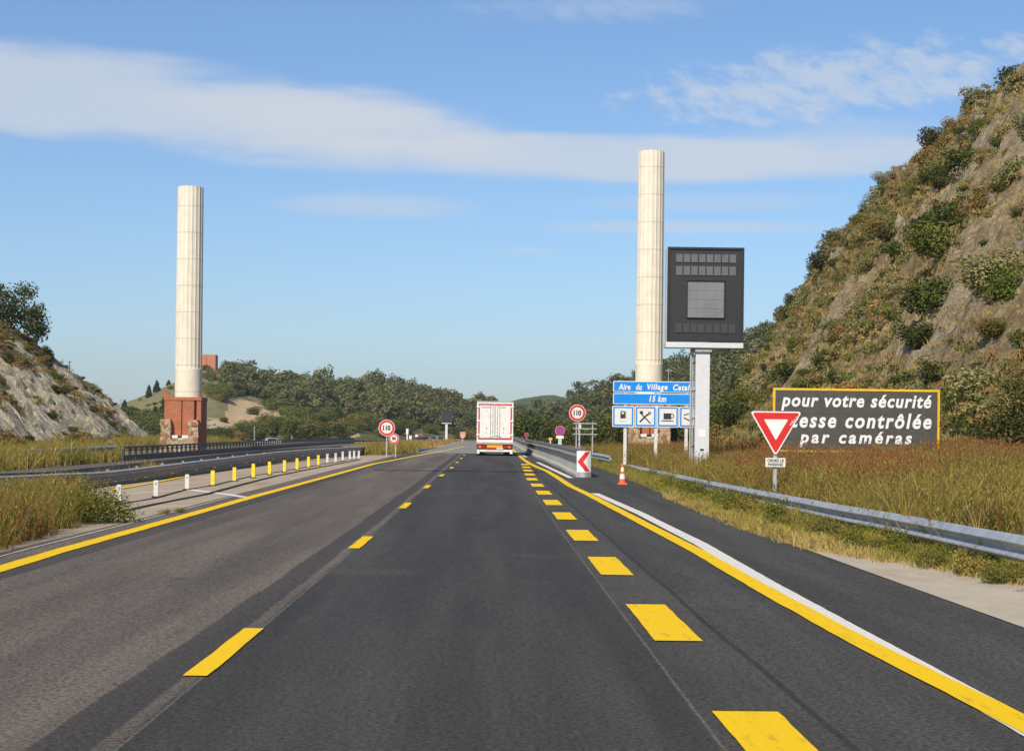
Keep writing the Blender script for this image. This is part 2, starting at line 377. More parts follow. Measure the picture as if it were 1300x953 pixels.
M['lf_rust'] = leaf_mat('rusty_seed_heads', (.135, .055, .024), (.265, .125, .055))
M['lf_grass'] = leaf_mat('grass_green', (0.090, 0.102, 0.022), (0.204, 0.192, 0.048))
M['lf_gold'] = leaf_mat('golden_grass', (0.237, 0.188, 0.037), (0.388, 0.300, 0.075))
M['lf_yellow'] = leaf_mat('yellow_blossom', (.50, .36, .015), (.66, .50, .03), .2)
M['lf_forest'] = leaf_mat('forest_leaves', (0.052, 0.076, 0.024), (0.195, 0.205, 0.068), .25, .12)
M['lf_forest2'] = leaf_mat('forest_olive_leaves', (0.115, 0.113, 0.043), (0.270, 0.236, 0.108), .25, .12)
M['lf_cypress'] = leaf_mat('cypress_leaves', (.016, .026, .014), (.045, .06, .024), .15, .3)

# ------------------------------------------------------------------ mesh helpers
def tag(o, label=None, cat=None, group=None, kind=None):
    if label: o['label'] = label
    if cat: o['category'] = cat
    if group: o['group'] = group
    if kind: o['kind'] = kind
    return o
def thing(name, label, cat, loc, group=None):
    o = bpy.data.objects.new(name, None); COL.objects.link(o); o.location = loc; o.empty_display_size = .3
    return tag(o, label, cat, group)
def wloc(o):
    v = Vector((0, 0, 0))
    while o is not None: v = v + Vector(o.location); o = o.parent
    return v
class MB:
    def __init__(s): s.v = []; s.f = []; s.mi = []
    def add(s, vs, fs, m=0):
        n = len(s.v); s.v += [tuple(v) for v in vs]; s.f += [tuple(i + n for i in f) for f in fs]; s.mi += [m] * len(fs); return s
    def box(s, x0, x1, y0, y1, z0, z1, m=0):
        return s.add([(x0, y0, z0), (x1, y0, z0), (x1, y1, z0), (x0, y1, z0), (x0, y0, z1), (x1, y0, z1), (x1, y1, z1), (x0, y1, z1)],
                     [(0, 3, 2, 1), (4, 5, 6, 7), (0, 1, 5, 4), (1, 2, 6, 5), (2, 3, 7, 6), (3, 0, 4, 7)], m)
    def tube(s, p0, p1, r0, r1=None, n=10, m=0, caps=True):
        p0, p1 = Vector(p0), Vector(p1); r1 = r0 if r1 is None else r1
        a = (p1 - p0).normalized(); b = a.orthogonal().normalized(); c = a.cross(b)
        vs = [p + (b * math.cos(2 * math.pi * i / n) + c * math.sin(2 * math.pi * i / n)) * r for p, r in ((p0, r0), (p1, r1)) for i in range(n)]
        fs = [(i, (i + 1) % n, n + (i + 1) % n, n + i) for i in range(n)]
        if caps: fs += [tuple(range(n - 1, -1, -1)), tuple(range(n, 2 * n))]
        return s.add(vs, fs, m)
    def prism(s, pts, y0, y1, m=0):
        """polygon in x,z (counter-clockwise seen from -y), from front y0 to back y1"""
        n = len(pts)
        vs = [(x, y0, z) for x, z in pts] + [(x, y1, z) for x, z in pts]
        return s.add(vs, [tuple(range(n)), tuple(range(2 * n - 1, n - 1, -1))] + [(i, n + i, n + (i + 1) % n, (i + 1) % n) for i in range(n)], m)
    def ring(s, outer, inner, y0, y1, m=0):
        n = len(outer)
        vs = [(x, y0, z) for x, z in outer] + [(x, y0, z) for x, z in inner] + [(x, y1, z) for x, z in outer] + [(x, y1, z) for x, z in inner]
        fs = []
        for i in range(n):
            j = (i + 1) % n
            fs += [(i, j, n + j, n + i), (2 * n + j, 2 * n + i, 3 * n + i, 3 * n + j), (j, i, 2 * n + i, 2 * n + j), (n + i, n + j, 3 * n + j, 3 * n + i)]
        return s.add(vs, fs, m)
    def sweep(s, prof, path, side, m=0, closed=True, caps=True):
        """profile points (offset along side(t), height); path of Vectors"""
        n = len(prof); vs = []
        for i, p in enumerate(path):
            a = path[max(i - 1, 0)]; c = path[min(i + 1, len(path) - 1)]
            t = (c - a); t.z = 0; t.normalize(); nr = Vector((t.y, -t.x, 0)) * side
            vs += [p + nr * q[0] + Vector((0, 0, q[1])) for q in prof]
        fs = []
        for i in range(len(path) - 1):
            for j in range(n if closed else n - 1):
                k = (j + 1) % n
                fs.append((i * n + j, i * n + k, (i + 1) * n + k, (i + 1) * n + j))
        if caps and closed: fs += [tuple(range(n - 1, -1, -1)), tuple((len(path) - 1) * n + j for j in range(n))]
        return s.add(vs, fs, m)
    def build(s, name, mats, parent=None, smooth=False, bevel=0):
        if not isinstance(mats, (list, tuple)): mats = [mats]
        me = bpy.data.meshes.new(name); off = wloc(parent) if parent else Vector((0, 0, 0))
        me.from_pydata([(v[0] - off.x, v[1] - off.y, v[2] - off.z) for v in s.v], [], s.f)
        for m_ in mats: me.materials.append(m_)
        me.polygons.foreach_set('material_index', s.mi)
        if smooth: me.polygons.foreach_set('use_smooth', [True] * len(me.polygons))
        me.update()
        bm = bmesh.new(); bm.from_mesh(me); bmesh.ops.recalc_face_normals(bm, faces=bm.faces)
        if bevel: bmesh.ops.bevel(bm, geom=list(bm.edges), offset=bevel, segments=2, affect='EDGES', profile=.7, clamp_overlap=True)
        bm.to_mesh(me); bm.free()
        o = bpy.data.objects.new(name, me); COL.objects.link(o)
        if parent: o.parent = parent
        return o
def circ(cx, cz, r, n=40): return [(cx + r * math.cos(2 * math.pi * i / n), cz + r * math.sin(2 * math.pi * i / n)) for i in range(n)]
def rect(x0, x1, z0, z1): return [(x0, z0), (x1, z0), (x1, z1), (x0, z1)]
def rounded(pts, r, k=6):
    out = []
    n = len(pts)
    for i in range(n):
        p = Vector(pts[i]); a = (Vector(pts[i - 1]) - p).normalized(); b = (Vector(pts[(i + 1) % n]) - p).normalized()
        ang = a.angle(b); dd = r / math.tan(ang / 2); c = p + (a + b).normalized() * (r / math.sin(ang / 2))
        p0, p1 = p + a * dd, p + b * dd
        a0 = math.atan2(p0.y - c.y, p0.x - c.x); a1 = math.atan2(p1.y - c.y, p1.x - c.x)
        da = (a1 - a0 + math.pi) % (2 * math.pi) - math.pi
        out += [(c.x + r * math.cos(a0 + da * q / k), c.y + r * math.sin(a0 + da * q / k)) for q in range(k + 1)]
    return out
def lettering(txt, x0, x1, z0, z1, y, mat, parent, shear=0.0, bold=.02, space=1.0, depth=.004):
    """text fitted to the rectangle x0..x1, z0..z1, on a face looking towards -y"""
    cu = bpy.data.curves.new('lettering', 'FONT'); cu.body = txt; cu.size = 1; cu.shear = shear; cu.offset = bold; cu.space_character = space
    cu.resolution_u = 3; cu.extrude = .0
    o = bpy.data.objects.new('lettering', cu); COL.objects.link(o)
    dg = bpy.context.evaluated_depsgraph_get(); me0 = o.evaluated_get(dg).to_mesh()
    vs = np.array([v.co[:] for v in me0.vertices]); fs = [tuple(p.vertices) for p in me0.polygons]
    o.evaluated_get(dg).to_mesh_clear(); bpy.data.objects.remove(o); bpy.data.curves.remove(cu)
    mn, mx = vs.min(0), vs.max(0)
    X = x0 + (vs[:, 0] - mn[0]) / (mx[0] - mn[0]) * (x1 - x0); Z = z0 + (vs[:, 1] - mn[1]) / (mx[1] - mn[1]) * (z1 - z0)
    b = MB(); b.add([(a, y - depth, c) for a, c in zip(X, Z)], fs)
    return b.build('lettering', mat, parent)
def meshgrid_obj(name, P, mat, attrs=None, smooth=True, label=None, kind='structure'):
    """P[i][j] -> Vector"""
    ni, nj = len(P), len(P[0])
    me = bpy.data.meshes.new(name)
    vs = [tuple(p) for row in P for p in row]
    fs = [(i * nj + j, (i + 1) * nj + j, (i + 1) * nj + j + 1, i * nj + j + 1) for i in range(ni - 1) for j in range(nj - 1)]
    me.from_pydata(vs, [], fs); me.materials.append(mat)
    if smooth: me.polygons.foreach_set('use_smooth', [True] * len(fs))
    for nm, vals in (attrs or {}).items():
        a = me.attributes.new(nm, 'FLOAT', 'POINT'); a.data.foreach_set('value', np.asarray(vals, dtype=np.float32).ravel())
    me.update()
    if me.polygons[0].normal.z < 0: me.flip_normals()
    o = bpy.data.objects.new(name, me); COL.objects.link(o)
    return tag(o, label, None, None, kind)
def fast_mesh(name, V, loops_per, mats, midx, parent=None):
    """V (n,k,3) faces of k corners each"""
    n, k = V.shape[0], V.shape[1]
    me = bpy.data.meshes.new(name); me.vertices.add(n * k); me.vertices.foreach_set('co', V.astype(np.float32).ravel())
    me.loops.add(n * k); me.loops.foreach_set('vertex_index', np.arange(n * k, dtype=np.int32))
    me.polygons.add(n); me.polygons.foreach_set('loop_start', np.arange(0, n * k, k, dtype=np.int32))
    me.polygons.foreach_set('material_index', np.asarray(midx, dtype=np.int32))
    for m_ in mats: me.materials.append(m_)
    me.update(calc_edges=True)
    return me

# ------------------------------------------------------------------ ground and road surfaces
xs = sorted(set([-2500, -2000, -900, -400, -200, -120, -80, -60, -48, -40, -33, -27, -25, -20, -14, -12.5, -11, -9.5, -8, -6.5, -3, 0, 3, 4.9, 5.7, 6.6, 7.8, 9, 10.5, 12, 14, 16, 24, 40, 80, 200, 500, 1200, 2500]))
ys = [-80, -40, -20] + [i * 4.0 for i in range(-2, 85)] + [350, 380, 420, 480, 560, 700, 900, 1300, 2000, 3000]
meshgrid_obj('ground', [[Vector((x, y, gz(x, y) - .05)) for y in ys] for x in xs], M['soil'], label='dry grassy ground either side of the motorway')

def strip(name, left, right, mat, off, label, step=3.0):
    """left / right: functions x(y) or lists of points, both sampled on the same y values"""
    b = MB(); y0 = left[0][1]; y1 = left[-1][1]; n = max(2, int((y1 - y0) / step) + 1)
    ysamp = np.linspace(y0, y1, n)
    lx = np.interp(ysamp, [p[1] for p in left], [p[0] for p in left]); rx = np.interp(ysamp, [p[1] for p in right], [p[0] for p in right])
    vs = []
    for y, a, c in zip(ysamp, lx, rx):
        cuts = [a] + [q for q in SIDE[0] if a < q < c] if False else [a]
        vs += [(a, y, gz(a, y) + off), ((a + c) / 2, y, gz((a + c) / 2, y) + off), (c, y, gz(c, y) + off)]
    fs = []
    for i in range(n - 1):
        for j in range(2): fs.append((i * 3 + j, i * 3 + j + 1, i * 3 + j + 4, i * 3 + j + 3))
    b.add(vs, fs)
    return tag(b.build(name, mat), label, None, None, 'structure')
def G2(px, py): p = ground(px, py); return (p.x, p.y)
def polyline(pxs): return [G2(*p) for p in pxs]
def extend(pts, y):
    (x0, y0), (x1, y1) = pts[0], pts[1]
    k = (y - y0) / (y1 - y0)
    return [(x0 + (x1 - x0) * k, y)] + pts

left_yel = extend(polyline([(0, 721.7), (78, 698), (195, 665.8), (325.5, 629), (442, 597.5), (475, 588.5), (527, 578.5), (564, 572), (590, 566.5)]), 2.0)
left_yel = [p for p in left_yel if p[1] < 260]
strip('asphalt_road', [(-6.75, -30), (-6.75, 70), (-6.3, 118), (-5.2, 150), (-4.2, 300)], [(4.9, -30), (4.9, 30), (5.4, 70), (5.4, 120), (5.2, 300)], M['road'], -.006, 'dark asphalt carriageway with two lanes and a hard shoulder')
strip('left_shoulder', [(-13.4, -30), (-13.4, 60), (-10.5, 118), (-8, 150), (-7, 300)], [(-6.75, -30), (-6.75, 70), (-6.3, 118), (-5.2, 150), (-4.2, 300)], M['chip'], -.006, 'worn beige chipping shoulder left of the yellow line')
strip('opposite_carriageway', [(-25.4, -30), (-25.4, 140), (-23, 320)], [(-15.2, -30), (-15.2, 140), (-10, 320)], M['asphalt2'], -.004, 'old asphalt of the opposite carriageway')
strip('concrete_strip', [(4.9, 9), (4.9, 30), (4.98, 31.5)], [(7.4, 9), (6.3, 20), (5.6, 28), (5.05, 31.5)], M['concrete'], .002, 'pale sandy concrete strip beside the hard shoulder', 1.5)

def line_from(name, centre, width, mat, label, off=.002):
    w2 = width / 2; y0, y1 = centre[0][1], centre[-1][1]; n = max(3, int((min(y1, 60) - max(y0, 4)) / .22)) if y0 < 60 else 6
    yy = sorted(set(list(np.linspace(y0, min(y1, 60.0), n)) + [p[1] for p in centre])) if y0 < 60 else [p[1] for p in centre]
    xx = np.interp(yy, [p[1] for p in centre], [p[0] for p in centre]); rg = lambda y, k: .011 * fbm(y * 2.3, k, width * 9, 3) * (1 if y < 60 else 0)
    return strip(name, [(x - w2 + rg(y, 1.5 + x), y) for x, y in zip(xx, yy)], [(x + w2 + rg(y, 7.7 + x), y) for x, y in zip(xx, yy)], mat, off, label, .22 if y0 < 40 else 1.5)
line_from('yellow_edge_line', left_yel, .27, M['yline'], 'yellow edge line left of the fast lane')
thin = [(x - .52, y) for x, y in left_yel if y < 48]
line_from('worn_edge_line', thin, .03, M['wline'], 'thin worn white edge line left of the yellow line')
ry = extend(polyline([(1184.6, 860.8), (1097, 817), (977, 752), (884.6, 699), (792, 651), (746, 627), (724.6, 617), (708, 606), (694.5, 598), (681, 592.5), (671, 587.5), (664.5, 583), (657, 576)]), 4.0)
ry = ry + [(ry[-1][0] + .1, 190.0)] if ry[-1][1] < 185 else ry
line_from('yellow_edge_line', ry, .235, M['yline'], 'yellow edge line along the hard shoulder bending to the truck', .006)
rw = [(x - .085, y) for x, y in extend(polyline([(1211.5, 863), (983.5, 740), (896, 690), (820, 652.5), (759, 626)]), 4.0)]
line_from('white_edge_line', rw, .23, M['wline'], 'white edge line beside the yellow line on the hard shoulder', .002)
for a, b_ in (((682, 586.5), (725, 606.5)), ((656, 574), (668, 580))):
    line_from('white_edge_line', polyline([b_, a])[::1], .22, M['wline'], 'white edge dash beside the grey barrier')
print('RY', [(round(a, 2), round(b, 1)) for a, b in ry]); print('LY', [(round(a, 2), round(b, 1)) for a, b in left_yel])
# lane dashes: 3 m long, 13 m apart (left) and 3 m long, 6.5 m apart (right)
d0 = ground(284, 858).y; d1 = ground(284, 797).y
lanec = polyline([(284, 828), (455, 691), (513, 643), (541.5, 618), (561, 603), (573, 594)])
for i in range(9):
    ya, yb = d0 + 13 * i, d0 + 13 * i + (d1 - d0)
    if ya > 118: break
    f_ = lambda y: float(np.interp(y, [p[1] for p in lanec], [p[0] for p in lanec]))
    line_from('lane_dash', [(f_(ya), ya), (f_(yb), yb)], .17, M['yline'], 'yellow lane dash between the two lanes', .004)
for i in range(-1, 13):
    ya = 13.75 + 6.55 * i; yb = ya + 3.0
    xc = 1.60 + (.0 if ya < 60 else (ya - 60) * .012)
    if ya > 92: break
    line_from('lane_dash', [(xc, ya), (xc, yb)], .40, M['yline'], 'broad yellow dash along the hard shoulder side of the lane', .004)
# near-black strips on the left shoulder, near-black band across the road, white chevron stripe
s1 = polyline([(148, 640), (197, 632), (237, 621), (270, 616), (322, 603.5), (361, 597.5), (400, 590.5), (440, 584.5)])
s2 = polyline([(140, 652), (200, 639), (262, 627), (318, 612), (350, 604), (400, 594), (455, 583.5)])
line_from('dark_strip', s1, .16, M['darkline'], 'dark strip along the row of bollards', .003)
line_from('dark_strip', s2, .22, M['darkline'], 'dark strip between bollards and yellow line', .003)
y3 = polyline([(142, 621.5), (197, 612), (268, 597.5), (330, 588), (420, 579.5)])
line_from('yellow_edge_line', y3, .20, M['yline'], 'yellow line at the foot of the central guardrail')
a = ground(120, 629); c = ground(238, 621); e2 = ground(312, 631)
def quadline(p, q, w_, mat, label):
    dv = (q - p); dv.z = 0; dv.normalize(); nr = Vector((-dv.y, dv.x, 0)) * w_ / 2; n = 8
    b = MB(); vs = []
    for i in range(n + 1):
        m_ = p.lerp(q, i / n)
        for s_ in (-1, 1):
            t_ = m_ + nr * s_; vs.append((t_.x, t_.y, gz(t_.x, t_.y) + .001))
    b.add(vs, [(2 * i, 2 * i + 1, 2 * i + 3, 2 * i + 2) for i in range(n)])
    tag(b.build('white_stripe', mat), label, None, None, 'structure')
quadline(a, c, .2, M['wline'], 'white stripe running behind the white bollards')
quadline(c, e2, .28, M['wline'], 'white stripe crossing the worn left shoulder')
ysm = ground(600, 598).y
strip('dark_band', [(-5.0, ysm - .3), (-5.0, ysm + .5)], [(3.6, ysm - .3), (3.6, ysm + .5)], M['darkline'], .001, 'dark band across both lanes', .4)

# ------------------------------------------------------------------ hills
RH = ([0, 100, 124, 154, 191, 221, 240, 255, 272, 288, 400], [29, 29, 29.2, 27.6, 23.0, 17.4, 13.2, 10.2, 5.8, .6, 0])
RT = ([24, 100, 130, 160, 200, 250, 290, 400], [15.5, 15.5, 17.5, 21.5, 27, 34, 39.2, 46])
def ledge(x, y):
    q = y * .30 + x * .26 + 1.3 * fbm(x * .12, y * .10, 17, 3); a = q - math.floor(q)
    q2 = y * .85 - x * .35 + 1.1 * fbm(x * .3, y * .3, 27, 3); b = q2 - math.floor(q2)
    m_ = max(0.0, min(1.0, .55 + 1.6 * fbm(x * .07, y * .06, 37, 3)))
    return m_ * (1.5 * (min(a / .8, (1 - a) / .2) - .5) + .6 * (min(b / .78, (1 - b) / .22) - .5))
def right_z(x, y):
    Hc = float(np.interp(y, *RH)); toe = float(np.interp(y, *RT)) + 1.2 * fbm(y * .05, 3.1)
    t = (x - toe) / max(2.5, 40.0 - toe)
    s = 0 if t <= 0 else (t ** 1.12 if t < 1 else 1 + .10 * (1 - math.exp(-(t - 1) * 2)))
    k = min(1, max(0, t * 4))
    n = 1.7 * fbm(x * .06, y * .045, .5, 5) + 1.6 * abs(fbm(x * .22, (y + x * .7) * .14, 7.7, 4)) - .3 - 1.5 * max(0, 1 - 3.0 * abs(fbm(x * .16, (y + x * .8) * .22, 12.3, 3))) ** 2 + .8 * abs(fbm(x * .7, (y + x) * .4, 2, 4)) + .45 * fbm(x * 1.3, y * 1.1, 4, 3) + .5 * abs(fbm(x * 2.1, y * 1.3, 14, 2)) + 1.15 * ledge(x, y)
    return gz(min(x, 16), y) + s * Hc + n * k * min(1, Hc / 8) - (.6 if t <= 0 else .0)
LH = ([90, 160, 189, 210, 226, 242, 258, 273, 300], [15.6, 15.4, 14.6, 11.6, 8.7, 5.8, 3.0, .6, 0])
LT = ([90, 122, 175, 200, 230, 250, 273, 300], [35, 36, 38.6, 42, 46.5, 50, 55, 60])
def left_z(x, y):
    Hc = float(np.interp(y, *LH)); toe = float(np.interp(y, *LT)) + .8 * fbm(y * .06, 8.1)
    t = (-x - toe) / max(1.0, 56.0 - toe)
    s = 0 if t <= 0 else (t if t < 1 else 1 + .06 * (1 - math.exp(-(t - 1))))
    k = min(1, max(0, t * 4))
    n = .7 * fbm(x * .1, y * .06, 3.5, 5) - 2.0 * max(0, 1 - 3.2 * abs(fbm(x * .05, (y - x * .2) * .16, 1.7, 3))) ** 2 - 1.0 * max(0, 1 - 3.5 * abs(fbm(x * .12, (y - x * .2) * .5, 6, 3))) ** 2 + .5 * fbm(x * .6, y * 1.1, 8, 3) + .4
    return gz(x, y) + s * Hc + n * k * min(1, Hc / 5) - (.5 if t <= 0 else .0)
def hillgrid(name, xr, yr, fz, mat, vegf, label):
    jr = random.Random(3); dxs = np.gradient(np.array(xr, float)); dys = np.gradient(np.array(yr, float)); P, V_ = [], []
    for i_, x in enumerate(xr):
        row, vr = [], []
        for j_, y in enumerate(yr):
            a_ = x + jr.uniform(-.36, .36) * min(dxs[i_], .6); c_ = y + jr.uniform(-.36, .36) * min(dys[j_], 1.0)
            row.append(Vector((a_, c_, fz(a_, c_) + jr.uniform(-.13, .13)))); vr.append(vegf(a_, c_))
        P.append(row); V_.append(vr)
    return meshgrid_obj(name, P, mat, {'veg': V_}, False, label)
def vegR(x, y): return .5 - .5 * math.exp(-((x - 21) / 4.5) ** 2 - ((y - 74) / 15) ** 2) - .5 * math.exp(-((x - 33) / 3) ** 2 - ((y - 105) / 12) ** 2) + .9 * fbm(x * .07, y * .05, 11.0, 4) + (.15 if x < 20 else 0)
def vegL(x, y):
    t = (-x - float(np.interp(y, *LT))) / 20
    return .52 + 1.05 * fbm(x * .12, y * .07, 21.0, 4) + (t - .50) * 1.4 - (y - 195) * .004 + (.5 if t < .10 else 0)
hillgrid('right_hillside', list(np.arange(13.5, 42.5, .36)) + [44, 47, 52, 60, 75, 100], list(np.arange(24, 44, 1.5)) + list(np.arange(44, 130, .42)) + list(np.arange(130, 210, .8)) + list(np.arange(210, 400, 2.0)), right_z, M['rockR'], vegR, 'steep brown rocky hillside rising right of the road')
hillgrid('left_hillside', [-120, -90, -74, -66, -62] + list(np.arange(-60, -33.5, .45)), list(np.arange(80, 120, 2.0)) + list(np.arange(120, 300, .65)), left_z, M['rockL'], vegL, 'pale rocky cutting slope left of the opposite carriageway')

# far hills, given by outline, foot distance and crest distance
def interp(t, tab): return float(np.interp(t, [p[0] for p in tab], [p[1] for p in tab]))
class FarHill:
    def __init__(s, sil_, foot_py, dfoot, dcrest, power=.85): s.sil, s.fp, s.df, s.dc, s.pw = sil_, foot_py, dfoot, dcrest, power
    def py(s, px, t): return s.fp + (interp(px, s.sil) - s.fp) * t ** s.pw
    def point(s, px, t):
        D = interp(px, s.df) + (interp(px, s.dc) - interp(px, s.df)) * min(t, 1.0)
        p = at(px, s.py(px, min(t, 1.0)), D)
        if t > 1: p = Vector((p.x * (1 + (t - 1)), D * (1 + (t - 1)), p.z - (p.z + 12) * (t - 1) / .6))
        nz = 2.2 * fbm(p.x * .02, p.y * .02, 5, 5) * min(1, max(0, t * 5))
        return p + Vector((0, 0, nz * (.35 if t > .9 else 1)))
    def t_of(s, px, py): return max(0, min(1, ((py - s.fp) / (interp(px, s.sil) - s.fp)) ** (1 / s.pw)))
    def mesh(s, name, p0, p1, stepx, attrs, label, mat):
        pxs = np.arange(p0, p1, stepx); ts = list(np.linspace(0, 1, 40)) + [1.06, 1.15, 1.3, 1.6]
        P = [[s.point(px, t) for t in ts] for px in pxs]
        A = {k: [[f_(px, s.py(px, min(t, 1))) for t in ts] for px in pxs] for k, f_ in attrs.items()}
        return meshgrid_obj(name, P, mat, A, True, label)
farL = FarHill([(-200, 520), (100, 522), (150, 514), (172, 508), (200, 496), (225, 484), (250, 469), (276, 469), (300, 482), (330, 488), (370, 487), (420, 493), (480, 497), (540, 508), (570, 517), (605, 523), (680, 540)],
               559, [(-200, 380), (250, 400), (420, 430), (540, 545), (680, 600)], [(-200, 640), (240, 660), (430, 720), (680, 820)])
def sandf(px, py):
    v = 0
    for cx_, cy_, rx_, ry_ in ((300, 525, 42, 18), (285, 535, 26, 12), (356, 524, 9, 5), (372, 520, 8, 4), (392, 524, 7, 4), (366, 533, 10, 4), (384, 545, 6, 8), (445, 552, 12, 4)):
        r2 = ((px - cx_) / rx_) ** 2 + ((py - cy_) / ry_) ** 2
        v = max(v, 1 - .5 * r2)
    return max(0, v)
def meadowf(px, py): return max(0, 1 if (px < 300 and py < 527 and px < 300 - (py - 480) * .3) else 0)
farL.mesh('distant_hill', -200, 680, 4, {'sand': sandf, 'meadow': meadowf}, 'wooded hill with a sandy cliff beyond the bridge railing', M['hill'])
farR = FarHill([(560, 545), (630, 536), (655, 530), (690, 524), (720, 516), (760, 501), (820, 485), (870, 467), (900, 457), (940, 438), (985, 420), (1100, 385), (1250, 370)],
               562, [(560, 620), (660, 560), (760, 420), (900, 300), (1250, 280)], [(560, 850), (720, 780), (900, 600), (1250, 520)])
farR.mesh('distant_hill', 560, 1250, 4, {'sand': lambda px, py: 0, 'meadow': lambda px, py: 0}, 'dark wooded hill rising behind the right column', M['hill'])
farB = FarHill([(300, 545), (540, 530), (600, 520), (640, 511), (665, 505), (690, 502), (705, 502), (725, 507), (760, 515), (900, 530)], 562, [(300, 1200), (900, 1200)], [(300, 1800), (900, 1800)])
farB.mesh('distant_hill', 300, 900, 4, {'sand': lambda px, py: 0, 'meadow': lambda px, py: 0}, 'hazy far ridge on the skyline behind the truck', M['lf_forest'])

# ------------------------------------------------------------------ vegetation
def unit(n, r_=rng):
    v = r_.normal(size=(n, 3)); return v / np.linalg.norm(v, axis=1)[:, None]
def leaf_quads(c, nrm, size, r_, aspect=1.0):
    n = len(c); t = np.cross(nrm, unit(n, r_)); t /= np.linalg.norm(t, axis=1)[:, None] + 1e-9
    b = np.cross(nrm, t); s = size[:, None]
    return np.stack([c - t * s * aspect, c - b * s * .62 + nrm * s * .12, c + t * s * aspect, c + b * s * .62 + nrm * s * .12], axis=1)
def foliage(name, mats, seed, lumps, n, leaf, flower=0.0, trunk=None, inner=.55, wts=None, up=.35):
    """lumps: (cx,cy,cz,rx,ry,rz). returns mesh: leaves in the outer shell of every lump plus trunk"""
    r_ = np.random.default_rng(seed); Ls = np.array(lumps); vol = (Ls[:, 3] * Ls[:, 4] * Ls[:, 5]) ** .72; pick = r_.choice(len(Ls), size=n, p=vol / vol.sum())
    dv = unit(n, r_); rad = inner + (1.08 - inner) * r_.random(n) ** .6
    c = Ls[pick, :3] + dv * Ls[pick, 3:] * rad[:, None]
    keep = c[:, 2] > -.05; c = c[keep]; dv = dv[keep]; m_ = len(c)
    nr = dv * .9 + unit(m_, r_) * .75 + np.array([0, 0, up]); nr /= np.linalg.norm(nr, axis=1)[:, None]
    Q = leaf_quads(c, nr, leaf * (.6 + .8 * r_.random(m_)), r_)
    k = len(mats); idx = r_.choice(k, size=m_, p=wts) if wts else r_.integers(0, k, m_) if k > 1 else np.zeros(m_, int)
    faces = [Q]; ids = [idx]; mats = list(mats)
    if trunk:
        tq = []
        for p0, p1, r0, r1 in trunk:
            p0, p1 = np.array(p0), np.array(p1); a_ = (p1 - p0) / np.linalg.norm(p1 - p0); b_ = np.cross(a_, [0.3, 1, .2]); b_ /= np.linalg.norm(b_); c_ = np.cross(a_, b_)
            for i in range(7):
                a0, a1 = 2 * math.pi * i / 7, 2 * math.pi * (i + 1) / 7
                q0, q1 = b_ * math.cos(a0) + c_ * math.sin(a0), b_ * math.cos(a1) + c_ * math.sin(a1)
                tq.append([p0 + q0 * r0, p0 + q1 * r0, p1 + q1 * r1, p1 + q0 * r1])
        faces.append(np.array(tq)); ids.append(np.full(len(tq), len(mats))); mats.append(M['bark'])
    V_ = np.concatenate(faces); return fast_mesh(name, V_, 4, mats, np.concatenate(ids))
def blob(seed, r, h, k, base=.0):
    rr = random.Random(seed); out = [(0, 0, base + h * .45, r * .62, r * .62, h * .5)]
    for i in range(k):
        a_ = rr.random() * 6.283; q = r * (.25 + .5 * rr.random()); s = r * (.28 + .26 * rr.random())
        out.append((math.cos(a_) * q, math.sin(a_) * q, base + h * (.22 + .62 * rr.random()), s, s, s * (.65 + .3 * rr.random()) * min(1.2, h / r)))
    return out
def put(name, me, loc, sc3, rz, label=None, cat=None, group=None):
    o = bpy.data.objects.new(name, me); COL.objects.link(o); o.location = loc; o.scale = sc3; o.rotation_euler = (0, 0, rz)
    return tag(o, label, cat, group)

# unit shrubs (about 1 m radius)
SHR = []
for i, (mm, wt, n, lf) in enumerate(((['lf_dark', 'lf_mid'], [.75, .25], 2600, .055), (['lf_mid', 'lf_green'], [.7, .3], 2600, .055), (['lf_grey', 'lf_mid'], [.75, .25], 2400, .055),
                                     (['lf_brown', 'lf_mid'], [.8, .2], 2000, .055), (['lf_mid', 'lf_brown'], [.65, .35], 2400, .055), (['lf_dark', 'lf_green'], [.6, .4], 2600, .055), (['lf_straw', 'lf_grey'], [.6, .4], 2000, .055))):
    SHR.append(foliage('shrub', [M[k] for k in mm], 100 + i, blob(i + 3, 1.0, 1.25, 9), n, lf, wts=wt, inner=.35))
SLAB = ['dark evergreen shrub growing on the rocky right slope', 'olive green shrub growing on the rocky right slope', 'pale grey green shrub growing on the rocky right slope',
        'dry brown twiggy shrub growing on the rocky right slope', 'olive and brown shrub growing on the rocky right slope', 'fresh green shrub growing on the rocky right slope', 'straw coloured dry shrub growing on the rocky right slope']
# right slope shrubs
def vis_right(x, y):
    u_ = x / y
    return u_ < .335 and y > 45
cnt = 0; spots = []
rr = random.Random(5)
while cnt < 208:
    y = 48 + 225 * rr.random() ** 1.2; x = rr.uniform(float(np.interp(y, *RT)) + .8, 41.8)
    if not vis_right(x, y): continue
    if fbm(x * .09, y * .06, 31, 3) < -.22 and x < 39: continue
    s = (.55 + 1.0 * rr.random() ** 1.5) * (1 + .4 * (y > 170)) * (1.3 if x > 38 else 1)
    if any((x - a_) ** 2 + (y - b_) ** 2 < (.75 * (s + c_)) ** 2 for a_, b_, c_ in spots): continue
    k = rr.choices(range(7), [5, 3, 2, 1.2, 2.5, 2.2, 1])[0]
    spots.append((x, y, s)); cnt += 1
    put('shrub', SHR[k], (x, y, right_z(x, y) - .18 * s), (s * rr.uniform(.9, 1.3), s * rr.uniform(.9, 1.3), s * rr.uniform(.75, 1.1)), rr.random() * 6.28, SLAB[k], 'shrub', 'shrubs scattered over the right hillside')
BRIGHT = foliage('shrub', [M['lf_green'], M['lf_grass'], M['lf_dark']], 931, blob(33, 1.0, 1.1, 11), 4200, .045, wts=[.62, .26, .12], inner=.3)
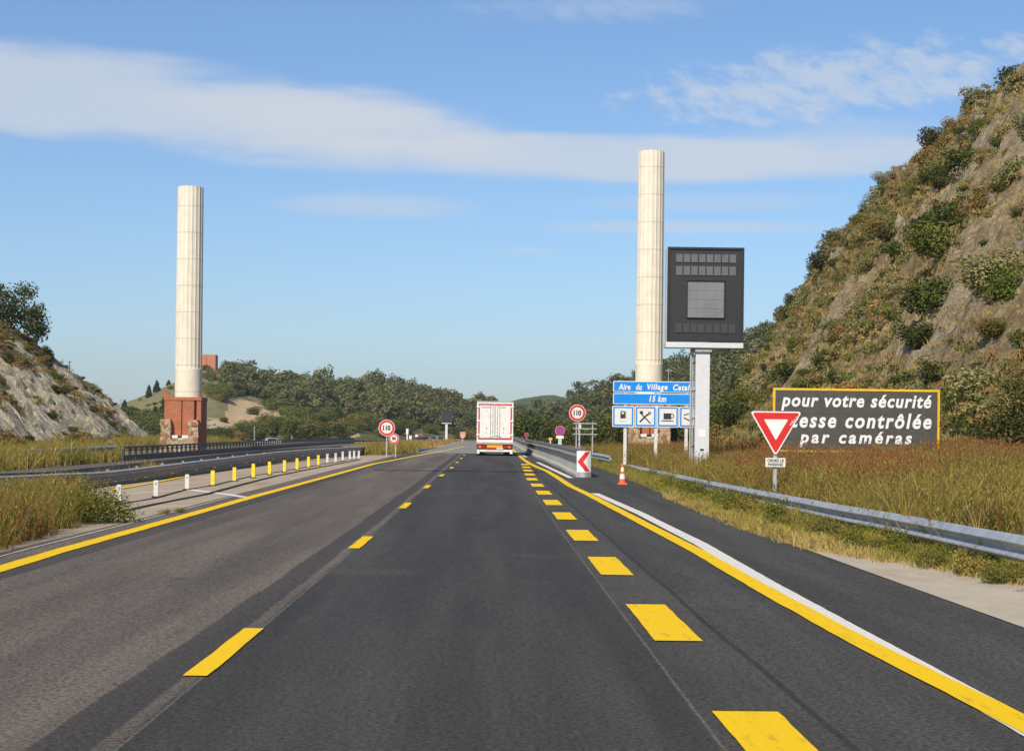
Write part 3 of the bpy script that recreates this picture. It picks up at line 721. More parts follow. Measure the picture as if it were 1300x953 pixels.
def on_right(px, py):
    v = direc(px, py); k = 40.0
    while k < 420:
        p = Vector((0, 0, H)) + v * k
        if p.x > 14 and p.z < right_z(p.x, p.y): return p
        k += .25
    return at(px, py, 130)
for px, py, s, k, lab in ((1272, 372, 1.55, 5, 'large bright green bush high on the rock at the right'), (1042, 470, 1.1, 0, 'dark green bush on the slope right above the brown sign'),
                          (1190, 482, 1.0, 0, 'dark bush beside the top right corner of the brown sign'), (1270, 590, 1.3, 0, 'dark shadowy bush at the foot of the right slope'),
                          (1062, 440, .8, 3, 'rust brown dead shrub amid green ones on the right slope'), (1190, 180, 1.9, 0, 'big dark bush on the skyline of the right hill')):
    p = on_right(px, py); zz = BRIGHT if 'bright green' in lab else SHR[k]
    put('shrub', zz, (p.x + .3, p.y + .3, right_z(p.x + .3, p.y + .3) - s * .45), (s, s, s), px * 1.0, lab, 'shrub')
# low scrub and tussocks on both slopes, as stuff
def scatter_tufts(name, pts, mats, wts, hgt, wid, per, label, cat, seed, lean=.5, spread=.25, heads=None, hfun=None):
    """pts (n,3): every point gets `per` blades: narrow bent quads"""
    r_ = np.random.default_rng(seed); P = np.repeat(pts, per, axis=0); n = len(P)
    sp = (r_.random((n, 2)) - .5) * 2 * spread; P = P.copy(); P[:, :2] += sp
    hh = hgt[0] + (hgt[1] - hgt[0]) * r_.random(n) ** 1.4
    if hfun: hh *= np.repeat(np.array([hfun(*p_) for p_ in pts]), per)
    hh *= np.repeat(.92 + .6 * np.array([fbm(p_[0] * .4, p_[1] * .25, seed + 50, 3) for p_ in pts]), per)
    a_ = r_.random(n) * 6.283; tip = np.stack([np.cos(a_), np.sin(a_), np.zeros(n)], 1) * (lean * hh * r_.random(n))[:, None]
    up = np.zeros((n, 3)); up[:, 2] = hh
    f_ = r_.random(n) * 6.283; sd = np.stack([np.cos(f_), np.sin(f_) * .5, np.zeros(n)], 1) * (wid * (.6 + .8 * r_.random(n)))[:, None]
    mid = P + up * .55 + tip * .35; top = P + up + tip
    Q1 = np.stack([P - sd, P + sd, mid + sd * .8, mid - sd * .8], 1); Q2 = np.stack([mid - sd * .8, mid + sd * .8, top + sd * .15, top - sd * .15], 1)
    fl = np.array([fbm(p_[0] * .55, p_[1] * .22, seed * 3.3, 3) for p_ in pts]); ii = np.arange(len(mats))
    wt = np.array(wts)[None, :] * np.exp(1.5 * np.sin(ii[None, :] * 2.4 + fl[:, None] * 7.0)); wt = np.cumsum(wt / wt.sum(1, keepdims=True), 1)
    mi = np.repeat(np.minimum((r_.random(len(pts))[:, None] > wt).sum(1), len(mats) - 1), per); swap = r_.random(n) < .25; mi[swap] = r_.choice(len(mats), size=swap.sum(), p=wts)
    Qs, ms, mats = [Q1, Q2], [mi, mi], list(mats)
    if heads:                                  # loose seed heads / flower heads: share, size, material
        for share, size, mt in heads:
            for rpt in range(3):
                sel = r_.random(n) < share; k = int(sel.sum()); c_ = top[sel] + (r_.random((k, 3)) - .5) * np.array([.05, .05, .12]) - np.array([0, 0, .05 * rpt])
                hh_ = (size * 2.2 * (.5 + r_.random(k)))[:, None]; tv = np.stack([(r_.random(k) - .5) * .9, (r_.random(k) - .5) * .9, np.ones(k)], 1) * hh_
                an = r_.random(k) * 6.283; sv = np.stack([np.cos(an), np.sin(an) * .5, r_.random(k) * .3], 1) * (size * .30 * (.6 + .8 * r_.random(k)))[:, None]
                Qs.append(np.stack([c_ - tv * .5, c_ + sv, c_ + tv * .5, c_ - sv], 1)); ms.append(np.full(k, len(mats)))
            mats.append(mt)
    me = fast_mesh(name, np.concatenate(Qs), 4, [M[k] for k in mats], np.concatenate(ms))
    o = bpy.data.objects.new(name, me); COL.objects.link(o)
    return tag(o, label, cat, None, 'stuff')
pts = []
r2 = np.random.default_rng(12)
while len(pts) < 7600:
    y = 46 + 240 * r2.random() ** 1.35; x = 15.5 + 27 * r2.random()
    if x / y > .335 or x < np.interp(y, *RT): continue
    if vegR(x, y) + .7 * (r2.random() - .5) < .30: continue
    pts.append((x, y, right_z(x, y) - .05))
scatter_tufts('dry_grass', np.array(pts), ['lf_straw', 'lf_grey', 'lf_mid', 'lf_brown'], [.34, .24, .24, .18], (.12, .42), .022, 26, 'dry grass tufts covering the right hillside', 'grass', 3, 1.0, .5)
def bake_clumps(name, pts, smin, smax, mats, wts, per, leaf, label, seed):
    r_ = np.random.default_rng(seed); n = len(pts); s = smin + (smax - smin) * r_.random(n) ** 1.6
    P = np.repeat(pts, per, axis=0); S = np.repeat(s, per); N = len(P); dv = unit(N, r_); dv[:, 2] = np.abs(dv[:, 2]); rad = (.35 + .65 * r_.random(N))
    c = P + dv * (S * rad)[:, None] * np.array([1.15, 1.15, .8]); nr = dv * .9 + unit(N, r_) * .7 + np.array([0, 0, .3]); nr /= np.linalg.norm(nr, axis=1)[:, None]
    Q = leaf_quads(c, nr, leaf * (.6 + .8 * r_.random(N)) * (.6 + S), r_)
    mi = np.repeat(r_.choice(len(mats), size=n, p=wts), per)
    me = fast_mesh(name, Q, 4, [M[k] for k in mats], mi); o = bpy.data.objects.new(name, me); COL.objects.link(o); return tag(o, label, 'scrub', None, 'stuff')
cp_ = []
while len(cp_) < 6400:
    y = 48 + 235 * r2.random() ** 1.25; x = 16 + 26 * r2.random()
    if x / y > .335 or x < np.interp(y, *RT) + .3 or vegR(x, y) + .5 * fbm(x * .35, y * .3, 61, 2) + .3 * (r2.random() - .5) < .38: continue
    cp_.append((x, y, right_z(x, y) - .12))
bake_clumps('low_scrub', np.array(cp_), .22, .8, ['lf_mid', 'lf_grey', 'lf_brown', 'lf_dark', 'lf_straw', 'lf_green'], [.26, .18, .14, .24, .11, .07], 130, .065, 'low mixed green and brown scrub patches on the right hillside', 41)
pts = []
while len(pts) < 2600:
    y = 115 + 160 * r2.random(); x = -35.8 - 24 * r2.random()
    if -x < np.interp(y, *LT): continue
    if vegL(x, y) + .5 * (r2.random() - .5) < .5: continue
    pts.append((x, y, left_z(x, y) - .05))
scatter_tufts('dry_grass', np.array(pts), ['lf_brown', 'lf_mid', 'lf_dark', 'lf_gold'], [.3, .35, .15, .2], (.12, .4), .03, 24, 'dry grass tufts on the left cutting', 'grass', 4, 1.0, .45)
cp_ = []
while len(cp_) < 2600:
    y = 116 + 160 * r2.random(); x = -36.0 - 23 * r2.random()
    if -x < np.interp(y, *LT) + .3: continue
    if vegL(x, y) + .4 * (r2.random() - .5) < .46: continue
    cp_.append((x, y, left_z(x, y) - .1))
bake_clumps('low_scrub', np.array(cp_), .2, .65, ['lf_brown', 'lf_mid', 'lf_dark', 'lf_gold'], [.3, .4, .2, .1], 110, .075, 'low brown and green scrub patches on the left cutting', 42)
cnt = 0; spots = []
LLAB = ['dark green shrub on the left cutting slope', 'olive shrub on the left cutting slope', 'grey green shrub on the left cutting slope', 'brown dry shrub on the left cutting slope', 'olive brown shrub on the left cutting slope']
while cnt < 92:
    y = rr.uniform(124, 268); tl_ = float(np.interp(y, *LT)); x = -tl_ - .5 - (56.5 - tl_) * rr.random() ** .8
    if abs(x / y) > .30 or len(spots) > 9000: continue
    if vegL(x, y) < .30 and rr.random() < .95: continue
    s = rr.uniform(.4, .95)
    if any((x - a_) ** 2 + (y - b_) ** 2 < (.7 * (s + c_)) ** 2 for a_, b_, c_ in spots): continue
    k = rr.choices(range(5), [3, 3, 1, 1.6, 3])[0]; spots.append((x, y, s)); cnt += 1
    put('shrub', SHR[k], (x, y, left_z(x, y) - .15 * s), (s * 1.2, s * 1.2, s * .8), rr.random() * 6.28, LLAB[k], 'shrub', 'shrubs on the left cutting slope')

# broadleaf trees on top of the left slope: crown and trunk parts
def tree(name, label, cat, base, h, r, mats, wts, seed, n, leaf, trunk_h=.35, group=None, k=11):
    root = thing(name, label, cat, base, group)
    lumps = blob(seed, r, h * (1 - trunk_h * .7), k, h * trunk_h * .7)
    me = foliage('crown', [M[m_] for m_ in mats], seed, lumps, n, leaf, wts=wts, inner=.3)
    o = bpy.data.objects.new('crown', me); COL.objects.link(o); o.parent = root
    b = MB(); b.tube(base, Vector(base) + Vector((.1, 0, h * .55)), .035 * h, .018 * h, 8)
    rr_ = random.Random(seed)
    for i in range(5):
        a_ = rr_.random() * 6.28; q = Vector(base) + Vector((.05, 0, h * (.25 + .06 * i))); b.tube(q, q + Vector((math.cos(a_) * r * .55, math.sin(a_) * r * .55, h * .28)), .014 * h, .006 * h, 6)
    b.build('trunk', M['bark'], root)
    return root
for px, py, h, r, sd, lab in ((8, 418, 6.2, 2.7, 1, 'tall dark oak at the left picture edge on the cutting'), (46, 434, 5.0, 2.3, 2, 'spreading dark oak leaning right over the cutting'), (-22, 410, 5.6, 2.6, 9, 'dark oak partly cut off by the left picture edge'), (60, 438, 1.9, .8, 4, 'small dark sapling at the edge of the left slope')):
    p = at(px, py, 188 if px < 40 else 203); zz = left_z(p.x, p.y) - .5
    tree('oak_tree', lab, 'tree', Vector((p.x, p.y, zz - .3)), h * 1.16, r * 1.2, ['lf_dark', 'lf_mid'], [.8, .2], 40 + sd, int(2300 * (r / 2.3)), .16, .28)

# forest tree templates (crown and short trunk in one small mesh)
FT = []
for i in range(6):
    h = 7.0; r = 3.2
    FT.append(foliage('forest_tree', [M['lf_forest'], M['lf_forest2']], 300 + i, blob(60 + i, r, h * .85, 9, h * .12), 900, .42, wts=[[.8, .2], [.3, .7], [.95, .05], [.5, .5], [.85, .15], [.6, .4]][i], inner=.35,
                      trunk=[((0, 0, -1.0), (.1, 0, 3.5), .22, .12)]))
def forest(hill, accept, p0, p1, y0, y1, n, seed):
    r_ = random.Random(seed); out = []; cell = {}
    tries = 0
    while len(out) < n and tries < 60000:
        tries += 1
        px = r_.uniform(p0, p1); py = r_.uniform(y0, y1)
        if py < interp(px, hill.sil) or not accept(px, py): continue
        t = hill.t_of(px, py)
        ok = True; ci, cj = int(px / 9), int(py / 9)
        for a_ in (-1, 0, 1):
            for b_ in (-1, 0, 1):
                for q in cell.get((ci + a_, cj + b_), ()):
                    if ((q[0] - px) / 7.5) ** 2 + ((q[1] - py) / 4.2) ** 2 < 1: ok = False
        if not ok: continue
        cell.setdefault((ci, cj), []).append((px, py)); p = hill.point(px, t)
        out.append((px, py, p, r_.choice((.62, .8, .95, 1.1, 1.35)) * r_.uniform(.85, 1.15) * (p.y / 700) ** .45, r_.random() * 6.28, r_.randrange(6)))
    return out
def bake(name, items, label, cat):
    Vs, Is = [], []
    for px, py, p, s, rz, k in items:
        me = FT[k]; nf = len(me.polygons); co = np.empty(len(me.vertices) * 3, np.float32); me.vertices.foreach_get('co', co); co = co.reshape(-1, 4, 3)
        mi = np.empty(nf, np.int32); me.polygons.foreach_get('material_index', mi)
        c_, s_ = math.cos(rz), math.sin(rz)
        q = co[::2] * s * np.array([1, 1, .95]); mi = mi[::2]
        x_ = q[..., 0] * c_ - q[..., 1] * s_; y_ = q[..., 0] * s_ + q[..., 1] * c_
        Vs.append(np.stack([x_ + p.x, y_ + p.y, q[..., 2] + p.z], -1)); Is.append(mi)
    me = fast_mesh(name, np.concatenate(Vs), 4, [M['lf_forest'], M['lf_forest2'], M['bark']], np.concatenate(Is))
    o = bpy.data.objects.new(name, me); COL.objects.link(o); tag(o, label, cat, None, 'stuff')
accL = lambda px, py: px > 283 + (py - 480) * .2 and py < 508 + (px - 290) * .14 + 3 and sandf(px, py) < .2
tl = forest(farL, accL, 285, 640, 470, 552, 420, 1)
tl.sort(key=lambda q: -q[1])
print('left forest', len(tl))
for q in tl[:125]: put('forest_tree', FT[q[5]], q[2], (q[3],) * 3, q[4], 'dark bushy oak in the wood on the left far hill', 'tree', 'oaks of the wood beyond the bridge')
if tl[125:]: bake('distant_wood', tl[125:], 'dense oak wood along the top of the left far hill', 'wood')
trs = forest(farR, lambda px, py: True, 640, 1010, 415, 560, 640, 2)
trs.sort(key=lambda q: q[2].y)
print('right forest', len(trs))
for q in trs[:150]: put('forest_tree', FT[q[5]], q[2], (q[3] * .9,) * 3, q[4], 'dark bushy oak in the wood on the right far hill', 'tree', 'oaks of the wood behind the blue sign')
bake('distant_wood', trs[150:], 'dense oak wood covering the right far hill', 'wood')
# green thickets on the terraces of the left far hill
for (px, py, s, k, lab) in [(rr.uniform(270, 345), rr.uniform(497, 507), rr.uniform(2.2, 3.4), rr.choice((1, 5)), 'leafy green thicket along the top of the sandy cliff') for _ in range(16)] + \
        [(rr.uniform(335, 520), rr.uniform(508, 548), rr.uniform(2.4, 4.0), rr.choice((1, 1, 5, 4)), 'green thicket on the terraces right of the sandy cliff') for _ in range(62)] + \
        [(rr.uniform(150, 212), rr.uniform(530, 556), rr.uniform(2.4, 4.0), rr.choice((1, 5)), 'bright green thicket left of the left column') for _ in range(24)] + \
        [(rr.uniform(264, 400), rr.uniform(546, 558), rr.uniform(1.8, 2.8), rr.choice((1, 5, 4)), 'low green thicket below the sandy cliff') for _ in range(26)] + \
        [(rr.uniform(430, 612), rr.uniform(530, 557), rr.uniform(2.2, 3.8), rr.choice((1, 4, 0)), 'olive thicket below the wood near the far message board') for _ in range(46)] + \
        [(rr.uniform(345, 500), rr.uniform(510, 544), rr.uniform(2.2, 3.6), rr.choice((1, 1, 5)), 'green thicket on the terraces right of the sandy cliff') for _ in range(44)]:
    if sandf(px, py) > .62 or px < 100: continue
    p = farL.point(px, farL.t_of(px, py))
    put('thicket', SHR[k], p - Vector((0, 0, .25 * s)), (s * 1.3, s * 1.3, s * .95), rr.random() * 6.28, lab, 'thicket', lab.replace('leafy green thicket', 'thickets').replace('olive thicket', 'thickets').replace('bright green thicket', 'thickets').replace('low green thicket', 'thickets').replace('green thicket', 'thickets'))
for px, py, s, k, lab in ((322, 523, 2.2, 0, 'dark bush growing in the middle of the sandy cliff'), (284, 536, 1.3, 0, 'small round dark bush at the foot of the sandy cliff'), (262, 470, 1.8, 0, 'dark bush at the foot of the ruined brick fort'),
                          (278, 474, 1.8, 2, 'grey bush right below the ruined brick fort'), (289, 478, 1.5, 4, 'small bush on the ridge right of the brick fort')):
    p = farL.point(px, farL.t_of(px, py))
    put('bush', SHR[k], p - Vector((0, 0, .3 * s)), (s * 1.2, s * 1.2, s * 1.2), px * 1.0, lab, 'bush')
for i in range(150):
    px, py = (rr.uniform(158, 250), rr.uniform(480, 530)) if i < 70 else (rr.uniform(256, 304), rr.uniform(472, 508))
    if py < interp(px, farL.sil) + 3 or sandf(px, py) > .5: continue
    s_ = rr.uniform(.5, 1.3) if i < 70 else rr.uniform(.9, 2.3); k_ = rr.choice((1, 2, 2, 4, 0)); p = farL.point(px, farL.t_of(px, py))
    put('bush', SHR[k_], p - Vector((0, 0, .3 * s_)), (s_ * 1.3, s_ * 1.3, s_), px * 1.0, ['', 'small olive bush dotted on the grassy knoll', 'small grey green bush dotted on the grassy knoll', '', 'small brownish bush dotted on the grassy knoll'][k_] or 'small dark bush dotted on the grassy knoll', 'bush', 'bushes dotted over the knoll')
# roadside trees beyond the railing
for px, py, D, h, r, sd, lab in ((348, 560, 330, 4.2, 1.5, 1, 'round dark tree on a thin trunk beyond the railing'), (369, 561, 325, 4.0, 2.0, 2, 'bushy dark tree just right of the round tree'), (392, 561, 330, 3.6, 1.7, 3, 'olive tree in the middle of the roadside clump'),
                              (411, 560, 330, 4.0, 2.0, 4, 'broad olive tree toward the right of the roadside clump'), (432, 559, 335, 3.6, 1.7, 5, 'dark tree at the right end of the roadside clump'), (330, 561, 335, 2.4, 1.2, 6, 'small bush tree at the left end of the clump')):
    p = at(px, py, D)
    tree('roadside_tree', lab, 'tree', Vector((p.x, D, p.z - .6)), h + .6, r, ['lf_dark', 'lf_mid'], [.65, .35], 80 + sd, 900, .2, .35)
# cypresses on the knoll
for px, py, hp, wp, lab in ((189, 505, 17, 10, 'left cypress of the pair on the skyline knoll'), (199, 499, 17, 11, 'right cypress of the pair on the skyline knoll'), (158, 524, 21, 15, 'broad dark cypress beside the pole at far left'),
                            (207, 530, 29, 11, 'tall dark cypress left of the column base'), (197, 534, 20, 12, 'bushy cypress below the tall one'), (214, 489, 7, 7, 'small round tree high on the knoll'), (311, 487, 8, 4, 'lone little tree on the skyline right of the fort')):
    t = farL.t_of(px, max(py, interp(px, farL.sil))); p = farL.point(px, t); s = p.y / F
    root = thing('cypress', lab, 'tree', p - Vector((0, 0, .3)))
    h, r = hp * s, wp * s / 2
    lum = [(0, 0, h * (.15 + .1 * i), r * (1 - .1 * i) * .9, r * (1 - .1 * i) * .9, h * .14) for i in range(8)]
    me = foliage('crown', [M['lf_cypress'], M['lf_dark']], int(px), lum, 600, .38, wts=[.8, .2], inner=.4)
    o = bpy.data.objects.new('crown', me); COL.objects.link(o); o.parent = root
    MB().tube(p - Vector((0, 0, .6)), p + Vector((0, 0, h * .5)), .2, .1, 7).build('trunk', M['bark'], root)
# dark bushes right of the right column and shrubs behind the empty sign frame
for px, py, D, s, k, lab in ((915, 556, 150, 2.2, 5, 'bright green bush right of the pale mast'), (930, 530, 165, 2.3, 1, 'olive bush climbing the slope right of the pale mast'), (905, 566, 135, 1.5, 4, 'brownish bush at the foot of the pale mast'),
                             (868, 566, 160, 1.9, 0, 'dark bush right of the brick column base'), (853, 563, 170, 2.0, 0, 'dark bush behind the legs of the blue sign'), (790, 560, 175, 2.0, 0, 'dark bush left of the right column base'), (774, 558, 185, 2.2, 0, 'dark bush behind the left leg of the blue sign'),
                             (760, 560, 190, 2.0, 1, 'olive bush right of the empty sign frame'), (742, 562, 200, 2.0, 0, 'dark bush behind the empty sign frame'), (722, 560, 210, 1.9, 1, 'olive bush behind the parking sign'), (672, 559, 250, 3.2, 5, 'yellowish green bush right of the truck'),
                             (700, 560, 240, 2.4, 0, 'dark bush between red disc and parking sign'), (655, 556, 270, 2.6, 1, 'olive bush hidden partly by the truck'), (945, 545, 140, 1.9, 0, 'dark bush left of the brown sign'), (960, 515, 160, 1.8, 2, 'grey green bush above the give way sign')):
    p = at(px, py, D)
    zz = max(gz(p.x, D), right_z(p.x, D) if p.x > np.interp(D, *RT) else -9)
    put('bush', SHR[k], (p.x, D, min(zz, p.z) - .3), (s * 1.15, s * 1.15, s * 1.25), px * .7, lab, 'bush')

p = at(1283, 610, 44)
bm_ = foliage('bush', [M['lf_dark'], M['lf_mid'], M['lf_brown']], 888, [(0, 0, 1.0, .9, .9, .9), (-.5, -.2, .7, .7, .7, .6), (.7, .1, .9, .8, .8, .8), (.1, .2, 1.9, .8, .8, .7), (-.4, .2, 1.6, .6, .6, .6), (.8, .2, 2.2, .7, .7, .7), (.4, 0, 2.9, .6, .6, .5), (1.0, .1, 1.6, .6, .6, .6)], 7000, .05, wts=[.72, .2, .08], inner=.25)
put('bush', bm_, (p.x, 44, gz(p.x, 44) - .1), (.85, .85, .85), 0, 'tall dark loose bush at the right picture edge behind the grass', 'bush')
# ---- verge grass
def field(n, xf, yr, seed, keep=None):
    r_ = np.random.default_rng(seed); out = []
    while len(out) < n:
        y = yr[0] + (yr[1] - yr[0]) * r_.random() ** 1.25; a_, b_ = xf(y); x = a_ + (b_ - a_) * r_.random()
        if keep and not keep(x, y): continue
        out.append((x, y, gz(x, y) - .06))
    return np.array(out)
scatter_tufts('tall_grass', field(10500, lambda y: (6.85, 16.5), (24, 125), 21), ['lf_grass', 'lf_gold', 'lf_rust', 'lf_straw', 'lf_mid', 'lf_dark'], [.28, .24, .15, .10, .13, .10], (.15, .85), .0085, 19, 'tall unmown green and golden grass behind the guardrail', 'grass', 5, .95, .26, [(.30, .030, 'lf_gold'), (.25, .030, 'lf_grass'), (.22, .030, 'lf_rust')])
scatter_tufts('rusty_weeds', field(6000, lambda y: (8.4, 15.5), (36, 110), 22, lambda x, y: fbm(x * .12, y * .08, 9, 3) > -.25), ['lf_rust', 'lf_brown', 'lf_gold'], [.55, .30, .15], (.4, .95), .006, 10, 'rusty red seed heads standing over the grass', 'weeds', 6, .6, .26, [(.8, .036, 'lf_rust'), (.4, .030, 'lf_brown')])
def front_edge(y): return np.interp(y, [14, 20, 23, 25.5, 31, 45, 65, 90, 140], [7.3, 6.2, 5.6, 5.05, 4.92, 5.05, 5.45, 5.7, 5.6])
scatter_tufts('verge_grass', field(4600, lambda y: (front_edge(y) + .05, 6.9), (15, 125), 23), ['lf_grass', 'lf_gold', 'lf_straw', 'lf_mid'], [.38, .18, .10, .34], (.05, .27), .008, 18, 'short green and golden grass in front of the guardrail', 'grass', 7, 1.1, .22, [(.3, .018, 'lf_green'), (.12, .014, 'lf_yellow'), (.2, .018, 'lf_gold')])
scatter_tufts('dry_edge_grass', field(1300, lambda y: (front_edge(y) - .12, front_edge(y) + .4), (17, 46), 24), ['lf_straw', 'lf_gold'], [.7, .3], (.06, .26), .010, 14, 'straw coloured dry grass along the edge of the hard shoulder', 'grass', 8, 1.2, .16)
def lw(y): return (-12.3, np.interp(y, [15, 24, 33, 37, 40], [-6.9, -7.0, -7.7, -9.2, -10.6]))
scatter_tufts('tall_weeds', field(3900, lw, (16, 39.5), 25), ['lf_grass', 'lf_rust', 'lf_mid', 'lf_gold', 'lf_brown'], [.30, .12, .30, .14, .14], (.15, 1.0), .0065, 20, 'tall rusty and green weeds overgrowing the left shoulder', 'weeds', 9, .8, .24, [(.28, .026, 'lf_brown'), (.2, .024, 'lf_gold'), (.36, .024, 'lf_mid'), (.22, .024, 'lf_grass'), (.05, .018, 'lf_yellow')], lambda x, y, z: float(np.interp(x, [-12.3, -10.6, -9.2], [.36, .52, 1.0])))
scatter_tufts('meadow_grass', field(7500, lambda y: (-float(np.interp(y, *LT)) - 2.5, -25.5 if y < 113 else -26.4), (70, 250), 26, lambda x, y: y < 122 or x < -37), ['lf_gold', 'lf_grass', 'lf_mid', 'lf_straw'], [.36, .28, .22, .14], (.4, 1.35), .025, 12, 'golden green grass at the foot of the left cutting', 'grass', 10, .7, .4, [(.4, .05, 'lf_gold'), (.2, .05, 'lf_mid')])
scatter_tufts('median_grass', field(2600, lambda y: (-17.0 if y < 60 else -15.4, -13.0), (16, 130), 27), ['lf_gold', 'lf_straw', 'lf_brown', 'lf_mid'], [.35, .25, .25, .15], (.15, .62), .016, 12, 'thin dry grass between the two central guardrails', 'grass', 11, .6, .2)
scatter_tufts('median_weeds', field(900, lambda y: (-9.6, np.interp(y, [112, 117, 128, 140], [-7.2, -6.4, -5.9, -5.9])), (114, 140), 28), ['lf_grass', 'lf_gold', 'lf_brown', 'lf_mid'], [.3, .3, .2, .2], (.35, .8), .028, 12, 'yellow green weeds around the left speed signs', 'weeds', 12, .5, .25)
scatter_tufts('median_weeds', field(1300, lambda y: (-16, np.interp(y, [140, 300], [-5.6, -4.4])), (140, 300), 29), ['lf_brown', 'lf_straw', 'lf_gold', 'lf_rust'], [.3, .3, .25, .15], (.2, .5), .035, 9, 'dry brown weeds on the far central strip', 'weeds', 13, .6, .3)
# leafy weeds along the right guardrail and the left shoulder
WE = [foliage('weed_clump', [M['lf_green'], M['lf_mid'], M['lf_yellow']], 500, blob(71, .45, .75, 9), 1700, .022, wts=[.50, .42, .08], inner=.25),
      foliage('weed_clump', [M['lf_mid'], M['lf_grass']], 501, blob(72, .45, .7, 9), 1700, .022, wts=[.5, .5], inner=.25),
      foliage('weed_clump', [M['lf_grass'], M['lf_gold'], M['lf_brown']], 502, blob(73, .45, .7, 9), 1700, .022, wts=[.4, .35, .25], inner=.25)]
wn = ['leafy weed clump with yellow blossom by the right guardrail', 'plain green weed clump by the right guardrail', 'dry golden weed clump by the right guardrail']
for i in range(96):
    y = 19 + 70 * rr.random() ** 1.15; x = float(front_edge(y)) + .35 + (6.5 - float(front_edge(y)) - .1) * rr.random(); k = rr.choices((0, 1, 2), (2, 3, 2))[0]; s = rr.uniform(.5, 1.1) * (.75 if x < front_edge(y) + .5 else 1) * (.62 if y < 32 else (.8 if y < 46 else .58))
    put('weed_clump', WE[k], (x, y, gz(x, y) - .1), (s, s, s * rr.uniform(.8, 1.2)), rr.random() * 6.28, wn[k], 'weed', 'weeds along the right guardrail')
wl = ['leafy weed clump with yellow blossom on the left shoulder', 'plain green weed clump on the left shoulder', 'dry golden weed clump on the left shoulder']
for i, (y, x, k, s_) in enumerate(((18.2, 6.25, 2, .8), (19.4, 6.1, 1, .62), (20.6, 6.0, 2, .7), (21.9, 5.85, 1, .6), (23.4, 5.8, 0, .55), (17.0, 6.5, 1, .8), (24.8, 5.7, 1, .6), (28.0, 5.7, 1, .75), (33, 5.7, 0, .95), (41, 5.8, 1, .9), (29.5, 5.9, 2, .7), (36, 5.65, 2, .95), (38.5, 5.5, 0, .9), (44, 5.6, 0, 1.0), (48, 5.7, 1, .95), (53, 5.75, 0, .95), (31, 5.5, 1, .7))):
    put('weed_clump', WE[k], (x, y, gz(x, y) - .12), (s_, s_, s_ * .95), i * 1.3, wn[k], 'weed', 'weeds along the right guardrail')
for i in range(30):
    y = rr.uniform(20, 36.5); a_, b_ = lw(y); x = float(b_) - .3 - 2.6 * rr.random() ** 1.4; k = rr.choices((0, 1, 2), (2, 3, 2))[0]; s = rr.uniform(.6, 1.05)
    put('weed_clump', WE[k], (x, y, gz(x, y) - .1), (s, s, s * 1.1), rr.random() * 6.28, wl[k], 'weed', 'weeds on the left shoulder')
p = ground(138, 668)
bm_ = foliage('bush', [M['lf_green'], M['lf_mid'], M['lf_gold']], 777, [(-.75, .3, .38, .5, .5, .45), (-.2, .1, .42, .45, .5, .5), (.25, .2, .30, .42, .4, .34), (.1, .6, .35, .5, .5, .42), (-.5, .7, .45, .5, .5, .5), (.55, .4, .2, .3, .3, .24)], 5200, .026, wts=[.42, .33, .25], inner=.2)
put('bush', bm_, (p.x - .45, p.y + 1.0, p.z - .08), (1, 1, 1), .2, 'yellowish green leafy bush where the left weeds end by the first white bollard', 'bush')
for px, py, k, lab in ((210, 652, 2, 'tiny reddish dry weed on the worn shoulder'), (228, 650, 1, 'tiny green weed on the worn shoulder')):
    p = ground(px, py); put('weed_clump', WE[k], (p.x, p.y, p.z - .06), (.35, .35, .25), 0, lab, 'weed')

